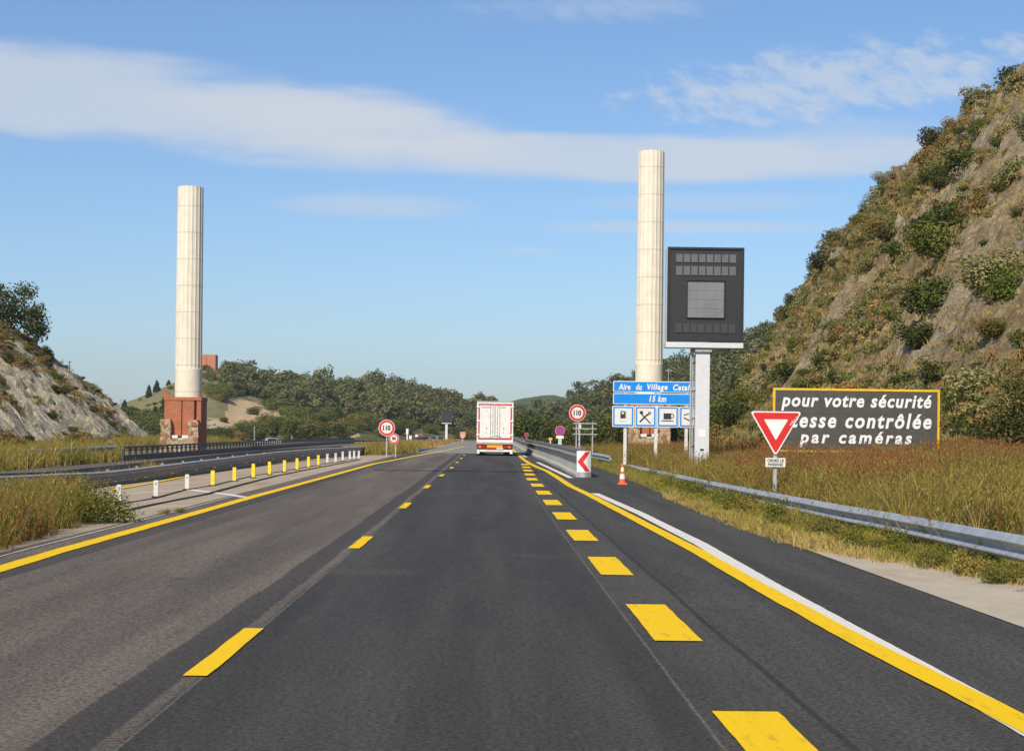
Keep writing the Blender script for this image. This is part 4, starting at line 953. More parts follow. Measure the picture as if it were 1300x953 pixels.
# ------------------------------------------------------------------ columns
def column(px0, px1, pytop, pybase, pyblock, D, name, label, blk):
    cx_ = (px0 + px1) / 2; s = D / F
    top = at(cx_ + 2, pytop, D); bot = at(cx_, pybase, D); base = gz(bot.x, D)
    r = (px1 - px0) / 2 * s
    root = thing('fluted_column', label, 'column', (bot.x, D, base))
    x0 = bot.x; zb, zt = bot.z, top.z
    # fluted shaft: 24 flutes; plain drum at the bottom
    nf, sub = 20, 8; n = nf * sub; b = MB(); zs = [zb, zb + (zt - zb) * .145, zb + (zt - zb) * .15, zt]
    rows = []
    for q, z in enumerate(zs):
        row = []
        for i in range(n):
            a_ = 2 * math.pi * i / n; fl = abs(math.sin(math.pi * i / sub)) ** .6 * .036 * r if q >= 2 else 0.0
            tp = 1 - .05 * (z - zb) / (zt - zb)
            row.append((x0 + (r * tp - fl) * math.cos(a_), D + (r * tp - fl) * math.sin(a_), z))
        rows.append(row)
    b.add([v for row in rows for v in row], [(q * n + i, q * n + (i + 1) % n, (q + 1) * n + (i + 1) % n, (q + 1) * n + i) for q in range(3) for i in range(n)] + [tuple(3 * n + i for i in range(n))])
    sh = b.build('shaft', M['column'], root)
    # brick block with recessed slots, rubble pillars round it
    bx0, bx1 = at(blk[0], pybase, D).x, at(blk[1], pybase, D).x; hw = (bx1 - bx0) / 2; xm = (bx0 + bx1) / 2
    slot = .06 * hw; t = MB(); zk = at(cx_, pyblock, D).z
    f0 = D - hw * .92
    for a0, a1 in ((-1, -.07), (-.02, .62), (.76, 1.0)):
        t.box(xm + a0 * hw, xm + a1 * hw, f0, f0 + .5, base - .5, zb - .02)
    t.box(xm - hw + .01, xm + hw - .01, f0 + .5, D + hw, base - .5, zb - .03)
    t.box(xm - hw * 1.03, xm + hw * 1.03, f0 - .06, D + hw * 1.03, zb - .04, zb + .28)
    t.build('brick_block', M['brick'], root)
    zp = base + (zb - base) * .62
    for sx in (-1, 1):
        q = MB(); a0, a1 = (-1.14, -.58) if sx < 0 else (.36, .92)
        for lv in range(6):
            z0_, z1_ = base - .5 + (zp - base + .5) * lv / 6, base - .5 + (zp - base + .5) * (lv + 1) / 6; jj = .05 * math.sin(lv * 2.3 + sx)
            q.box(xm + a0 * hw + jj, xm + a1 * hw + jj * .5, f0 - .75 + abs(jj), f0 + .05, z0_, z1_ - .01)
        q.build('stone_pier', M['rubble'], root)
    q = MB(); q.box(xm - .62 * hw, xm + .40 * hw, f0 - .7, f0 + .06, base - .5, base + (zb - base) * .24); q.build('stone_plinth', M['rubble'], root)
    q = MB(); zq = base + (zb - base) * .26
    for k_ in (-1, 1): q.box(xm - .1 * hw + k_ * .28 * hw - .3, xm - .1 * hw + k_ * .28 * hw + .3, f0 - .45, f0 + .04, zq, zq + .28)
    q.box(xm - .1 * hw - .75, xm - .1 * hw + .75, f0 - .35, f0 + .04, zq - .22, zq - .01); q.build('carved_stone', M['cream'], root)
    MB().box(xm - .1 * hw - .22, xm - .1 * hw + .22, f0 - .2, f0 + .03, zq + .02, zq + .24).build('drain_hole', M['black'], root)
    return root
column(222, 256, 238, 508, 0, 165, 'left', 'tall cream fluted column on a red brick base left of the road', (213, 259))
column(806, 841, 193, 508, 0, 158, 'right', 'tall cream fluted column rising behind the blue rest area sign', (799, 850))

# ------------------------------------------------------------------ signs
def flat(name, pts, y0, y1, mat, parent): return MB().prism(pts, y0, y1).build(name, mat, parent)
def post(parent, x, y, z0, z1, w=.08, mat='greysteel', name='post'):
    return MB().box(x - w / 2, x + w / 2, y, y + w, z0, z1).build(name, M[mat], parent)

# variable message sign
def message_sign(cxpx, top, bot, wpx, D, pole_px, pole_w, label, far=False):
    s = D / F; c = at(cxpx, (top + bot) / 2, D); hw = wpx * s / 2; z0, z1 = at(cxpx, bot, D).z, at(cxpx, top, D).z
    xp = at(pole_px, bot + 20, D).x; gb = gz(xp, D)
    root = thing('message_sign', label, 'sign', (xp, D, gb))
    hous = MB().box(c.x - hw, c.x + hw, D, D + .7, z0, z1)
    hous.build('housing', M['vms'], root, bevel=.03)
    fx = MB().ring(rect(c.x - hw - .03, c.x + hw + .03, z0 - .03, z1 + .03), rect(c.x - hw + .05, c.x + hw - .05, z0 + .05, z1 - .05), D - .05, D + .12)
    fx.build('frame', M['black'], root)
    MB().box(c.x - hw - .05, c.x - hw - .035, D + .05, D + .72, z0 - .1, z1).build('side_panel', M['polewhite'], root)
    MB().box(c.x - hw - .08, c.x + hw + .02, D - .09, D + .75, z0 - .26, z0 - .06).build('bottom_ledge', M['polewhite'], root)
    if not far:
        def X(px): return c.x + (px - cxpx) * s
        def Z(py): return z0 + (bot - py) * s
        for r0, r1, mt in ((322.7, 333, 'vmscell'), (338, 349.4, 'vmscell'), (411, 422.5, 'vmscell2')):
            for i in range(8):
                a0 = 857.7 + i * 9.72
                w_ = MB().box(X(a0), X(a0 + 8.2), D - .03, D + .02, Z(r1), Z(r0)).build('display_window', M[mt], root)
        w_ = MB().box(X(872.8), X(919), D - .03, D + .02, Z(403), Z(357)).build('main_display', M['vmsmain'], root)
        MB().box(X(871.5), X(920.3), D - .09, D + .01, Z(356.6), Z(355.6)).build('hood', M['vms'], w_)
        MB().ring(rect(X(871.6), X(920.2), Z(404), Z(356.4)), rect(X(872.8), X(919), Z(403), Z(357.2)), D - .06, D + .01).build('display_frame', M['vms'], w_)
        for k_ in range(1, 4):
            MB().box(X(872.8 + k_ * 11.55) - .006, X(872.8 + k_ * 11.55) + .006, D - .036, D - .03, Z(403), Z(357.2)).build('grid_bar', M['vmsgrid'], w_)
            MB().box(X(872.8), X(919), D - .036, D - .0301, Z(357.2 + k_ * 11.5) - .006, Z(357.2 + k_ * 11.5) + .006).build('grid_bar', M['vmsgrid'], w_)
    pw = pole_w * s / 2
    mast = MB().box(xp - pw, xp + pw, D + .1, D + .6, gb - .3, z0 - .26).build('mast', M['polewhite'], root, bevel=.03)
    if not far:
        MB().box(xp - .14, xp + .14, D + .088, D + .1, at(893, 555, D).z, at(893, 545, D).z).build('notice_plate', M['white'], mast)
        MB().box(xp - .07, xp + .07, D + .09, D + .1, at(893, 572, D).z, at(893, 569.5, D).z).build('lock_slot', M['black'], mast)
        MB().box(xp - pw - .05, xp + pw + .05, D, D + .7, z0 - .42, z0 - .27).build('mast_head', M['greysteel'], mast)
        for k_, dxp in enumerate((-.18, -.09)):
            pp = MB(); pp.tube((xp - pw + dxp, D + .25 + .1 * k_, gb), (xp - pw + dxp, D + .25 + .1 * k_, z0 - .27), .035, n=8)
            for zz in np.arange(gb + 1.0, z0 - .5, 1.1): pp.box(xp - pw + dxp, xp - pw + .01, D + .28, D + .31, zz, zz + .04)
            pp.build('cable_pipe', M['greysteel'], root)
    return root
message_sign(895.7, 315, 433, 95.5, 65, 893, 18, 'large charcoal electronic message board on a pale mast')
message_sign(567, 521, 536.5, 12.4, 500, 566.6, 3.0, 'small far dark message board on a white mast left of the truck', far=True)

# blue services sign
def blue_sign():
    D = 80; s = D / F; c = at(834, 530, D); gb = gz(c.x, D)
    root = thing('services_sign', 'blue rest area sign with service pictograms behind the pale mast', 'sign', (c.x, D, gb))
    X = lambda px, py=530: at(px, py, D).x
    Z = lambda py: at(834, py, D).z
    for px in (794, 833, 871.6): post(root, X(px), D + .06, gb - .4, Z(486), .15, 'offwhite')
    def board(x0, x1, t, b_, words):
        o = MB().prism(rounded(rect(X(x0), X(x1), Z(b_), Z(t)), .05), D, D + .05).build('board', M['white'], root)
        e = .7 * s
        MB().prism(rounded(rect(X(x0) + e * 1.3, X(x1) - e * 1.3, Z(b_) + e * 1.3, Z(t) - e * 1.3), .03), D - .006, D + .001).build('blue_face', M['blue'], o)
        for txt, t0, t1, tz0, tz1 in words: lettering(txt, X(t0), X(t1), Z(tz0), Z(tz1), D - .007, M['white'], o, .22, .035, 1.15)
    board(778, 899, 484, 498, (('Aire', 784.8, 800, 495.3, 487.4), ('du', 807, 814.6, 495.3, 487.4), ('Village', 821, 847.2, 497.0, 487.2), ('Catalan', 854, 884, 495.3, 487.4)))
    board(778, 899, 499.4, 513.4, (('15 km', 824, 845.5, 510.2, 502.2),))
    pn = [(777.3, 805), (806, 833.3), (834, 861.6), (862.3, 890)]
    for i, (a0, a1) in enumerate(pn):
        o = MB().prism(rounded(rect(X(a0), X(a1), Z(542.3), Z(515.6)), .06), D, D + .05).build('pictogram_panel', M['white'], root)
        MB().prism(rounded(rect(X(a0 + 1), X(a1 - 1), Z(541.3), Z(516.6)), .05), D - .005, D + .001).build('blue_border', M['blue'], o)
        MB().prism(rect(X(a0 + 3), X(a1 - 3), Z(539.2), Z(518.6)), D - .010, D - .004).build('white_face', M['cream'], o)
        y = D - .011; bb = MB(); m = M['ink']; mc = (a0 + a1) / 2
        def P(px, py): return (X(px), Z(py))
        if i == 0:
            bb.prism([P(787.5, 531.5), P(793.6, 531.5), P(793.6, 524), P(792.8, 522), P(788.6, 522), P(787.5, 524)], y - .004, y); bb.build('fuel_pump', m, o)
            MB().prism(rect(X(789.2), X(791.8), Z(526), Z(523.3)), y - .007, y - .0035).build('pump_window', M['cream'], o)
            gq = MB(); gq.prism([P(793.8, 531.5), P(795.4, 530), P(794.6, 525.4), P(795.4, 522.6), P(793.8, 522)], y - .006, y); gq.build('pump_hose', M['green'], o)
            mk = MB()
            for k_ in range(4): mk.prism(rect(X(787.2 + k_ * 2.1), X(788.2 + k_ * 2.1), Z(535.6), Z(534)), y - .003, y)
            mk.build('caption_marks', M['greysteel'], o)
        elif i == 1:
            bb.prism([P(811.5, 534.9), P(812.9, 536.6), P(822.5, 526.7), P(821.2, 525.2)], y - .004, y); bb.prism(circ(*P(814.2, 523.8), 2.3 * s, 16), y - .004, y)
            bb.prism([P(814.7, 524.9), P(826.5, 537), P(825, 537.6), P(813.6, 526)], y - .008, y - .0041)
            bb.prism([P(820.5, 527), P(822, 528.2), P(824.6, 525.2), P(823.2, 524)], y - .009, y - .0082)
            for k_ in range(3): bb.prism([P(822.3 + k_ * 1.1, 525.0 + k_ * .7), P(823 + k_ * 1.1, 525.5 + k_ * .7), P(825.0 + k_ * 1.1, 522.3 + k_ * .7), P(824.4 + k_ * 1.1, 521.8 + k_ * .7)], y - .004, y)
            bb.build('spoon_and_fork', m, o)
        elif i == 2:
            bb.prism(rect(X(842.3), X(852), Z(532), Z(524.3)), y - .004, y); bb.prism(rect(X(839.6), X(855), Z(534.6), Z(533.3)), y - .004, y)
            bb.ring(circ(*P(852.8, 527.6), 3.0 * s, 20), circ(*P(852.8, 527.6), 1.9 * s, 20), y - .003, y); bb.build('coffee_cup', m, o)
        else:
            bb.prism([P(868, 527.2), P(874.4, 525.3), P(874.7, 523.9), P(868.4, 525.5)], y - .004, y)
            bb.prism([P(867.6, 530.4), P(878.4, 535.6), P(879.1, 534.3), P(868.3, 528.9)], y - .004, y); bb.build('picnic_table', m, o)
    return root
blue_sign()

# brown speed camera sign
def brown_sign():
    D = 52; s = D / F; c = at(1087, 534, D); gb = gz(c.x, D)
    root = thing('speed_camera_sign', 'big dark brown sign with yellow border and white French text', 'sign', (c.x, D, gb))
    x0, x1 = at(981.3, 534, D).x, at(1192.6, 534, D).x; z0, z1 = at(1087, 574.5, D).z, at(1087, 493.6, D).z
    board = MB().box(x0, x1, D, D + .06, z0, z1).build('board', M['panelbrown'], root)
    e = 2.6 * s
    MB().ring(rect(x0 - .004, x1 + .004, z0 - .004, z1 + .004), rect(x0 + e, x1 - e, z0 + e, z1 - e), D - .01, D + .064).build('yellow_border', M['yellowpaint'], board)
    for k_ in range(1, 5): MB().box(x0 + e, x1 - e, D - .002, D + .001, z0 + (z1 - z0) * k_ / 5 - .004, z0 + (z1 - z0) * k_ / 5 + .004).build('panel_seam', M['black'], board)
    X = lambda px: at(px, 534, D).x; Z = lambda py: at(1087, py, D).z
    lettering('pour votre sécurité', X(991.5), X(1182.5), Z(522.2), Z(500.6), D - .004, M['white'], root, .20, .030, 1.14)
    lettering('vitesse contrôlée', X(985), X(1182.5), Z(543.6), Z(524.0), D - .004, M['white'], root, .20, .030, 1.22)
    lettering('par caméras', X(1015), X(1158), Z(568.0), Z(547.6), D - .004, M['white'], root, .20, .030, 1.34)
    for px in (1008, 1056, 1118, 1172): post(root, at(px, 580, D).x, D + .07, gb - .4, z1 - .2, .10, 'greysteel')
brown_sign()

# give way sign
def yield_sign():
    D = 40; s = D / F; c = at(985, 545, D); gb = gz(c.x, D)
    root = thing('give_way_sign', 'worn red and white triangular give way sign in front of the brown sign', 'sign', (c.x, D, gb))
    zt, zb = at(985, 522, D).z, at(985, 579, D).z; hw = 33.2 * s; cx_ = c.x
    def tri(k):  # inset k metres
        a_ = math.atan2(zt - zb, hw)
        return [(cx_, zb + k / math.cos(a_)), (cx_ + hw - k * (1 / math.tan(a_ / 2)), zt - k), (cx_ - hw + k * (1 / math.tan(a_ / 2)), zt - k)]
    pl = MB().prism(rounded(tri(0), .05), D, D + .04).build('plate', M['white'], root)
    MB().prism(rounded(tri(.032), .035), D - .005, D + .001).build('red_border', M['red'], pl)
    MB().prism(rounded(tri(.195), .015), D - .010, D - .004).build('white_centre', M['white'], pl)
    sc_ = MB(); r_ = random.Random(3)
    for i in range(9):
        q = r_.random(); x_ = cx_ + hw * (.52 + .26 * q) ; z_ = zt - .10 - .20 * (1 - q) - .05 * r_.random()
        if x_ > cx_ + hw - (zt - z_) * hw / (zt - zb) - .05: continue
        L = .05 + .06 * r_.random(); sc_.prism([(x_, z_), (x_ + L, z_ + L * .5), (x_ + L, z_ + L * .5 + .012), (x_, z_ + .015)], D - .0065, D - .004)
    if sc_.v: sc_.build('scratch_marks', M['offwhite'], pl)
    zp0, zp1 = at(985, 592.5, D).z, at(985, 581, D).z
    pl2 = MB().prism(rounded(rect(cx_ - 12.7 * s, cx_ + 12.7 * s, zp0, zp1), .02), D, D + .02).build('sub_plate', M['cream'], root)
    lettering('CEDEZ LE', cx_ - 10.5 * s, cx_ + 10.5 * s, zp0 + 6.4 * s, zp1 - 1.5 * s, D - .002, M['ink'], pl2, 0, .03)
    lettering('PASSAGE', cx_ - 9.5 * s, cx_ + 9.5 * s, zp0 + 1.5 * s, zp1 - 6.4 * s, D - .002, M['ink'], pl2, 0, .03)
    post(root, cx_, D + .045, gb - .4, zt - .2, .08, 'greysteel')
yield_sign()

def disc_sign(px, py, rpx, D, txt, label, post_px=None, kind='speed', name='speed_limit_sign'):
    s = D / F; c = at(px, py, D); gb = gz(c.x, D); r = rpx * s
    root = thing(name, label, 'sign', (c.x, D, gb))
    pl = MB().prism(circ(c.x, c.z, r), D, D + .04).build('plate', M['white'], root)
    if kind == 'speed':
        MB().ring(circ(c.x, c.z, r * .95), circ(c.x, c.z, r * .68), D - .006, D + .001).build('red_ring', M['red'], pl)
        MB().prism(circ(c.x, c.z, r * .68), D - .004, D + .0005).build('white_face', M['cream'], pl)
        w_ = .46 if len(txt) == 3 else .40
        lettering(txt, c.x - r * w_, c.x + r * w_, c.z - r * .33, c.z + r * .33, D - .007, M['black'], pl, 0, .05, .95)
    elif kind == 'nostop':
        MB().ring(circ(c.x, c.z, r * .97), circ(c.x, c.z, r * .74), D - .006, D + .001).build('red_ring', M['red'], pl)
        MB().prism(circ(c.x, c.z, r * .74), D - .004, D + .0005).build('blue_face', M['blue2'], pl)
        x_ = MB()
        for sg in (-1, 1):
            a_ = R(45) * sg; L = r * .72; hw = r * .10; ca, sa = math.cos(a_), math.sin(a_)
            x_.prism([(c.x + ca * u_ - sa * v_, c.z + sa * u_ + ca * v_) for u_, v_ in ((-L, -hw), (L, -hw), (L, hw), (-L, hw))], D - .009 - .002 * sg, D - .0045)
        x_.build('red_cross', M['red'], pl)
    else:
        MB().prism(circ(c.x, c.z, r * .96), D - .006, D + .001).build('red_face', M['darkred'], pl)
    xp = c.x if post_px is None else at(post_px, py + 15, D).x
    post(root, xp, D + .045, gb - .4, c.z + r * .3, .07)
    return root, c, s, gb
disc_sign(733, 524, 10.6, 105, '110', 'round 110 speed limit sign right of the truck', 735)
disc_sign(491, 543, 10.4, 105, '110', 'round 110 speed limit sign left of the truck')
disc_sign(500, 556.5, 6.6, 104, '90', 'small round 90 sign below the left 110 sign', 502)
root, c, s, gb = disc_sign(711, 546.5, 6.2, 100, '', 'round blue and red no stopping sign above the concrete barrier', 711.5, 'nostop', 'no_stopping_sign')
MB().box(c.x - 4.8 * s, c.x + 4.8 * s, 100, 100.03, c.z - 10 * s, c.z - 6.4 * s).build('sub_plate', M['white'], root)
pl = MB().box(c.x - 2 * s, c.x + 2 * s, 100, 100.03, c.z - 17.5 * s, c.z - 10.4 * s).build('arrow_plate', M['white'], root)
MB().prism([(c.x - .3 * s, c.z - 16.5 * s), (c.x + .3 * s, c.z - 16.5 * s), (c.x + .3 * s, c.z - 13 * s), (c.x + .9 * s, c.z - 13 * s), (c.x, c.z - 11.3 * s), (c.x - .9 * s, c.z - 13 * s), (c.x - .3 * s, c.z - 13 * s)], 99.994, 100.001).build('arrow', M['black'], pl)
disc_sign(668.4, 552, 2.9, 190, '', 'small faded red disc sign on a white post beside the barrier', None, 'disc', 'red_disc_sign')
def small_sign(px, py, wpx, hpx, D, mat, name, label, ptmat='white'):
    s = D / F; c = at(px, py, D); gb = gz(c.x, D); root = thing(name, label, 'sign', (c.x, D, gb))
    MB().prism(rounded(rect(c.x - wpx * s / 2, c.x + wpx * s / 2, c.z - hpx * s / 2, c.z + hpx * s / 2), .03), D, D + .05).build('plate', M[mat], root)
    post(root, c.x, D + .055, gb - .3, c.z, 1.5 * s, ptmat)
small_sign(698.8, 557, 4.6, 3.4, 135, 'yellowpaint', 'marker_sign', 'small yellow marker on a white post behind the barrier')
small_sign(587.6, 551.5, 7.0, 7.0, 260, 'offorange', 'works_sign', 'small faded orange works sign left of the truck')
disc_sign(587.4, 553.2, 3.2, 259.8, '90', 'tiny red ringed disc on the orange works sign')
disc_sign(534, 553, 2.6, 300, '', 'tiny red disc sign above the dark car', None, 'disc', 'red_disc_sign')
small_sign(528.8, 553, 3.2, 3.2, 300, 'white', 'marker_sign', 'tiny white diamond shaped marker above the dark car')
small_sign(521, 555, 3.4, 4.0, 280, 'cream', 'marker_sign', 'tiny pale round marker left of the dark car')
small_sign(517, 547.5, 3.0, 7.0, 290, 'white', 'marker_sign', 'white upright marker with a ragged top left of the cars')
# empty sign frame
D = 104; s = D / F; c = at(743, 545, D); gb = gz(c.x, D)
root = thing('sign_frame', 'empty galvanised sign frame of three rails under the right 110 sign', 'frame', (c.x, D, gb))
for px in (731.8, 752.4): post(root, at(px, 550, D).x, D + .2, gb - .3, at(px, 536, D).z, 1.5 * s, 'greysteel')
for py in (537.3, 544, 551): z_ = at(743, py, D).z; MB().box(at(727.7, 545, D).x, at(758, 545, D).x, D + .15, D + .198, z_ - .6 * s, z_ + .6 * s).build('rail', M['greysteel'], root)
D = 110; s = D / F; c = at(736, 541, D)
root = thing('marker_lamp', 'small pale warning lamp on a post behind the empty frame', 'lamp', (c.x, D, gz(c.x, D)))
MB().tube((c.x, D, c.z - .18), (c.x, D, c.z + .2), .13, .09, 12).build('lamp_head', M['white'], root); post(root, c.x, D - .04, gz(c.x, D) - .3, c.z - .18, .08)

# thin poles
def pole(px, pb, pt, D, wpx, label, mat='greysteel', arm=0):
    s = D / F; b0, t0 = at(px, pb, D), at(px, pt, D); root = thing('pole', label, 'pole', (b0.x, D, b0.z))
    MB().tube((b0.x, D, b0.z - .8), (b0.x, D, t0.z), wpx * s / 2, wpx * s / 2.6, 8).build('shaft', M[mat], root)
    if arm: MB().box(b0.x - arm * s, b0.x + arm * s, D - .1, D + .1, t0.z - 1.6 * s, t0.z - .8 * s).build('crossarm', M[mat], root)
pole(152.8, 524, 506, 560, 1.8, 'pale grey pole at the edge of the left hill'); pole(79.5, 468, 455, 216, .9, 'left thin fence pole on the left skyline', 'wood'); pole(88.3, 474, 458, 221, 1.3, 'right thicker pole on the left skyline', 'wood', 2)
pole(129.5, 504, 494, 240, .9, 'short thin post near the low end of the left slope', 'greysteel'); pole(535.5, 556, 537, 330, 1.1, 'slim wooden pole above the dark car', 'wood'); pole(848.6, 482, 469, 300, .9, 'thin pole with crossarm behind the blue sign', 'greysteel', 4); pole(323, 553, 541, 300, 1.2, 'slim pale lamp pole beyond the bridge railing'); pole(370.5, 561, 552, 300, 1.2, 'short pale post in front of the roadside trees')

# ------------------------------------------------------------------ guardrails
WPROF = [(0, .0), (.03, .0), (.085, .045), (.085, .06), (.015, .12), (.015, .13), (.085, .205), (.09, .225), (.03, .31), (0, .32), (-.012, .31), (.015, .295), (.07, .222), (.066, .205), (.0, .135), (.0, .115), (.066, .06), (.06, .05), (.02, .012), (-.012, .012)]
def guardrail(pts, zoff, side, label, spacing=4.0, mat='rail', name='guardrail', screen=0, edge=False, prof=WPROF):
    pts = sorted(pts, key=lambda p: p[1]); y0, y1 = pts[0][1], pts[-1][1]; n = int((y1 - y0) / 2) + 1
    path = []
    for y in np.linspace(y0, y1, n):
        x = float(np.interp(y, [p[1] for p in pts], [p[0] for p in pts])); path.append(Vector((x, y, rise(y) + float(np.interp(y, [p[1] for p in pts], [p[2] for p in pts])) + .012 * fbm(y * .2, x, 1, 2))))
    root = thing(name, label, 'guardrail', (path[0].x, path[0].y, gz(path[0].x, path[0].y)))
    MB().sweep(prof, path, side).build('rail', M[mat], root)
    if edge: MB().sweep([(-.02, .312), (.075, .29), (.085, .315), (.0, .345)], path, side).build('lit_edge_cap', M['rail'], root)  # added cap in paler steel, painting the sunlit top of the shaded rail
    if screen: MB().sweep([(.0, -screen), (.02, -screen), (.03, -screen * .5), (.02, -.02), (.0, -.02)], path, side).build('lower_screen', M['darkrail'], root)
    y = y0 + 1.0
    while y < y1 - .3:
        x = float(np.interp(y, [p[1] for p in pts], [p[0] for p in pts])); z = rise(y) + float(np.interp(y, [p[1] for p in pts], [p[2] for p in pts]))
        xo = x - side * .12
        q = MB().box(xo - .05, xo + .05, y - .03, y + .03, gz(x, y) - .3, z + .20); q.box(min(x, xo + side * .06), max(x, xo + side * .06) , y - .08, y + .08, z + .1, z + .2)
        q.build('post', M['shadedsteel' if mat != 'rail' else 'greysteel'], root); y += spacing
    return root
def railtop(px, py, D):   # measured top edge -> (x, y, height of the beam's lower edge above the road profile)
    p = at(px, py, D); return (p.x, D, p.z - .31 - rise(D))
# right rail: side -1 looks to the road (towards -x)
rp = []
for px, py, D in ((1300, 681, 19.8), (1190, 661, 24.5), (1100, 646.5, 29), (1000, 629, 36.5), (900, 610.5, 49), (850, 600, 60), (798, 589.5, 78)):
    rp.append(railtop(px, py, D))
print('rail R', [tuple(round(v, 2) for v in p) for p in rp])
rp = [(rp[0][0] - .05, 10, rp[0][2])] + rp + [(rp[-1][0] - .2, 90, rp[-1][2] - .25)]
guardrail(rp, 0, -1, 'grey steel guardrail along the right verge half hidden in weeds')
lp = [railtop(px, py, D) for px, py, D in ((130, 600, 53), (253, 585.5, 67), (345, 574.5, 86), (400, 570, 98), (465, 566.5, 116))]
print('rail L', [tuple(round(v, 2) for v in p) for p in lp])
lp = [(-13.0, 14, .34), (-12.75, 33, .25)] + lp
guardrail(lp, 0, 1, 'long grey guardrail on the left with a pale top edge behind the bollards', 4.0, 'shadedsteel', screen=.27, edge=True)
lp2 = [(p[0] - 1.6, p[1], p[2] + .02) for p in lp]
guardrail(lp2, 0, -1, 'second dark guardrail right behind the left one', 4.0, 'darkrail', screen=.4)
fp = [railtop(530, 570, 132), railtop(560, 567.3, 170), railtop(603, 562, 290)]
guardrail(fp, 0, 1, 'far dark guardrail on the central strip left of the truck', 5.0, 'darkrail', screen=.3)
hp_ = [(-27.0, 96, .0), (-25.6, 114, .10)]
guardrail(hp_, 0, 1, 'short pale guardrail leading up to the black bridge railing', 4.0)
guardrail([(at(775, 581, 84).x, 84, .25), (at(752, 578, 92).x, 92, .3)], 0, -1, 'short pale rail stub in the grass right of the chevron barrier', 4.0)
# bridge railing
y0, y1 = 115.0, 296.0
RX = lambda y: float(np.interp(y, [115, 170, 296], [-25.3, -25.0, -24.2]))
root = thing('bridge_railing', 'long black bridge railing with close posts below the left column', 'railing', (RX(y0), y0, gz(RX(y0), y0)))
def rpath(dz, dx=0): return [Vector((RX(y) + dx, y, gz(RX(y), y) + dz)) for y in np.linspace(y0, y1, 46)]
MB().sweep([(-.06, 0), (.06, 0), (.06, .14), (-.06, .14)], rpath(.86), 1).build('top_rail', M['railblack'], root)
MB().sweep([(-.03, 0), (.03, 0), (.03, .07), (-.03, .07)], rpath(.68), 1).build('middle_rail', M['railblack'], root)
MB().sweep([(-.05, 0), (.07, 0), (.07, .40), (-.05, .40)], rpath(.0, .08), 1).build('lower_panel', M['railblack'], root)
y = y0
while y <= y1:
    x = RX(y); MB().box(x - .08, x + .05, y - .16, y + .16, gz(x, y) - .1, gz(x, y) + .87).build('post', M['railblack'], root); y += 1.9

# ------------------------------------------------------------------ bollards
def bollard(px, pyb, hpx, mat, label, grp):
    p = ground(px, pyb); D = p.y; s = D / F; h = hpx * s; w_ = .058
    root = thing('bollard', label, 'bollard', p, grp)
    MB().prism(rounded(rect(p.x - w_, p.x + w_, p.z, p.z + h), .02, 3), D - .03, D + .03).build('body', M[mat], root)
    if mat == 'offwhite':
        MB().box(p.x - w_ * .55, p.x + w_ * .55, D - .034, D - .029, p.z + h * .72, p.z + h * .9).build('reflector', M['galv'], root)
    MB().box(p.x - .10, p.x + .10, D - .08, D + .08, p.z - .004, p.z + .03).build('foot', M['rubber'], root)
od = ['first', 'second', 'third', 'fourth', 'fifth', 'sixth', 'seventh', 'eighth']
for i, (px, pb, h) in enumerate(((151, 637, 22), (198, 631, 21.5), (237.5, 621.5, 19.5))): bollard(px, pb, h, 'offwhite', od[i] + ' white bollard from the weeds before the yellow ones', 'white bollards on the left shoulder')
for i, (px, pb, h) in enumerate(((270, 616.5, 19.5), (297.5, 611, 18), (321.5, 606.5, 18), (342, 602.5, 16.5), (361, 599.5, 15.5), (377, 596.5, 15), (391.5, 593.5, 14), (404, 591, 13.5))): bollard(px, pb, h, 'bollyellow', od[i] + ' yellow bollard from the near end of the row', 'yellow bollards on the left shoulder')
for i, (px, pb, h) in enumerate(((415.5, 588, 12), (426, 587, 12), (435, 585, 12), (444, 583.5, 11), (449.5, 583, 11), (455.5, 582.5, 10.5))): bollard(px, pb, h, 'offwhite', od[i] + ' far white bollard beyond the last yellow one', 'far white bollards on the left shoulder')

# ------------------------------------------------------------------ barrier with chevron end
bl = polyline([(729, 605.5), (713, 595.5), (690, 585), (670, 576.5)])
print('barrier', [(round(a, 2), round(b, 1)) for a, b in bl])
bl = [(x + .33, y) for x, y in bl]; bl += [(bl[-1][0] - .05, 150), (bl[-1][0] + .05, 215)]
_yy = np.linspace(bl[0][1], 215, 60); _xx = np.interp(_yy, [q[1] for q in bl], [q[0] for q in bl]); _k = np.ones(13) / 13; _xx = np.convolve(np.pad(_xx, 6, 'edge'), _k, 'valid'); bl = list(zip(_xx, _yy))
root = thing('safety_barrier', 'grey concrete safety barrier with a red chevron plate on its near end', 'barrier', (bl[0][0], bl[0][1], gz(*bl[0])))
BP = [(-.30, 0), (-.30, .12), (-.20, .22), (-.13, .62), (-.13, .80), (-.30, .82), (-.30, .98), (.30, .98), (.30, .82), (.13, .80), (.13, .62), (.20, .22), (.30, .12), (.30, 0)]
ya = bl[0][1]; ye = bl[-1][1]; bx = lambda y: float(np.interp(y, [p[1] for p in bl], [p[0] for p in bl])) + .025 * math.sin(y * .33)
while ya < ye:
    yb = min(ya + 5.96, ye); path = [Vector((bx(y), y, gz(bx(y), y) - .01)) for y in np.linspace(ya, yb, 5)]
    q = MB().sweep(BP, path, 1)
    sg = q.build('section', M['barrier'], root)
    MB().sweep([(-.32, .985), (.32, .985), (.32, 1.03), (-.32, 1.03)], path, 1).build('cap', M['barriertop'], sg); ya += 6.0
y = bl[0][1]; x = bx(y); z = gz(x, y)
hs = 9.4 * y / F
n = 14; arc = [(x - hs + 2 * hs * i / n, y - .03 - .16 * math.sin(math.pi * i / n)) for i in range(n + 1)]
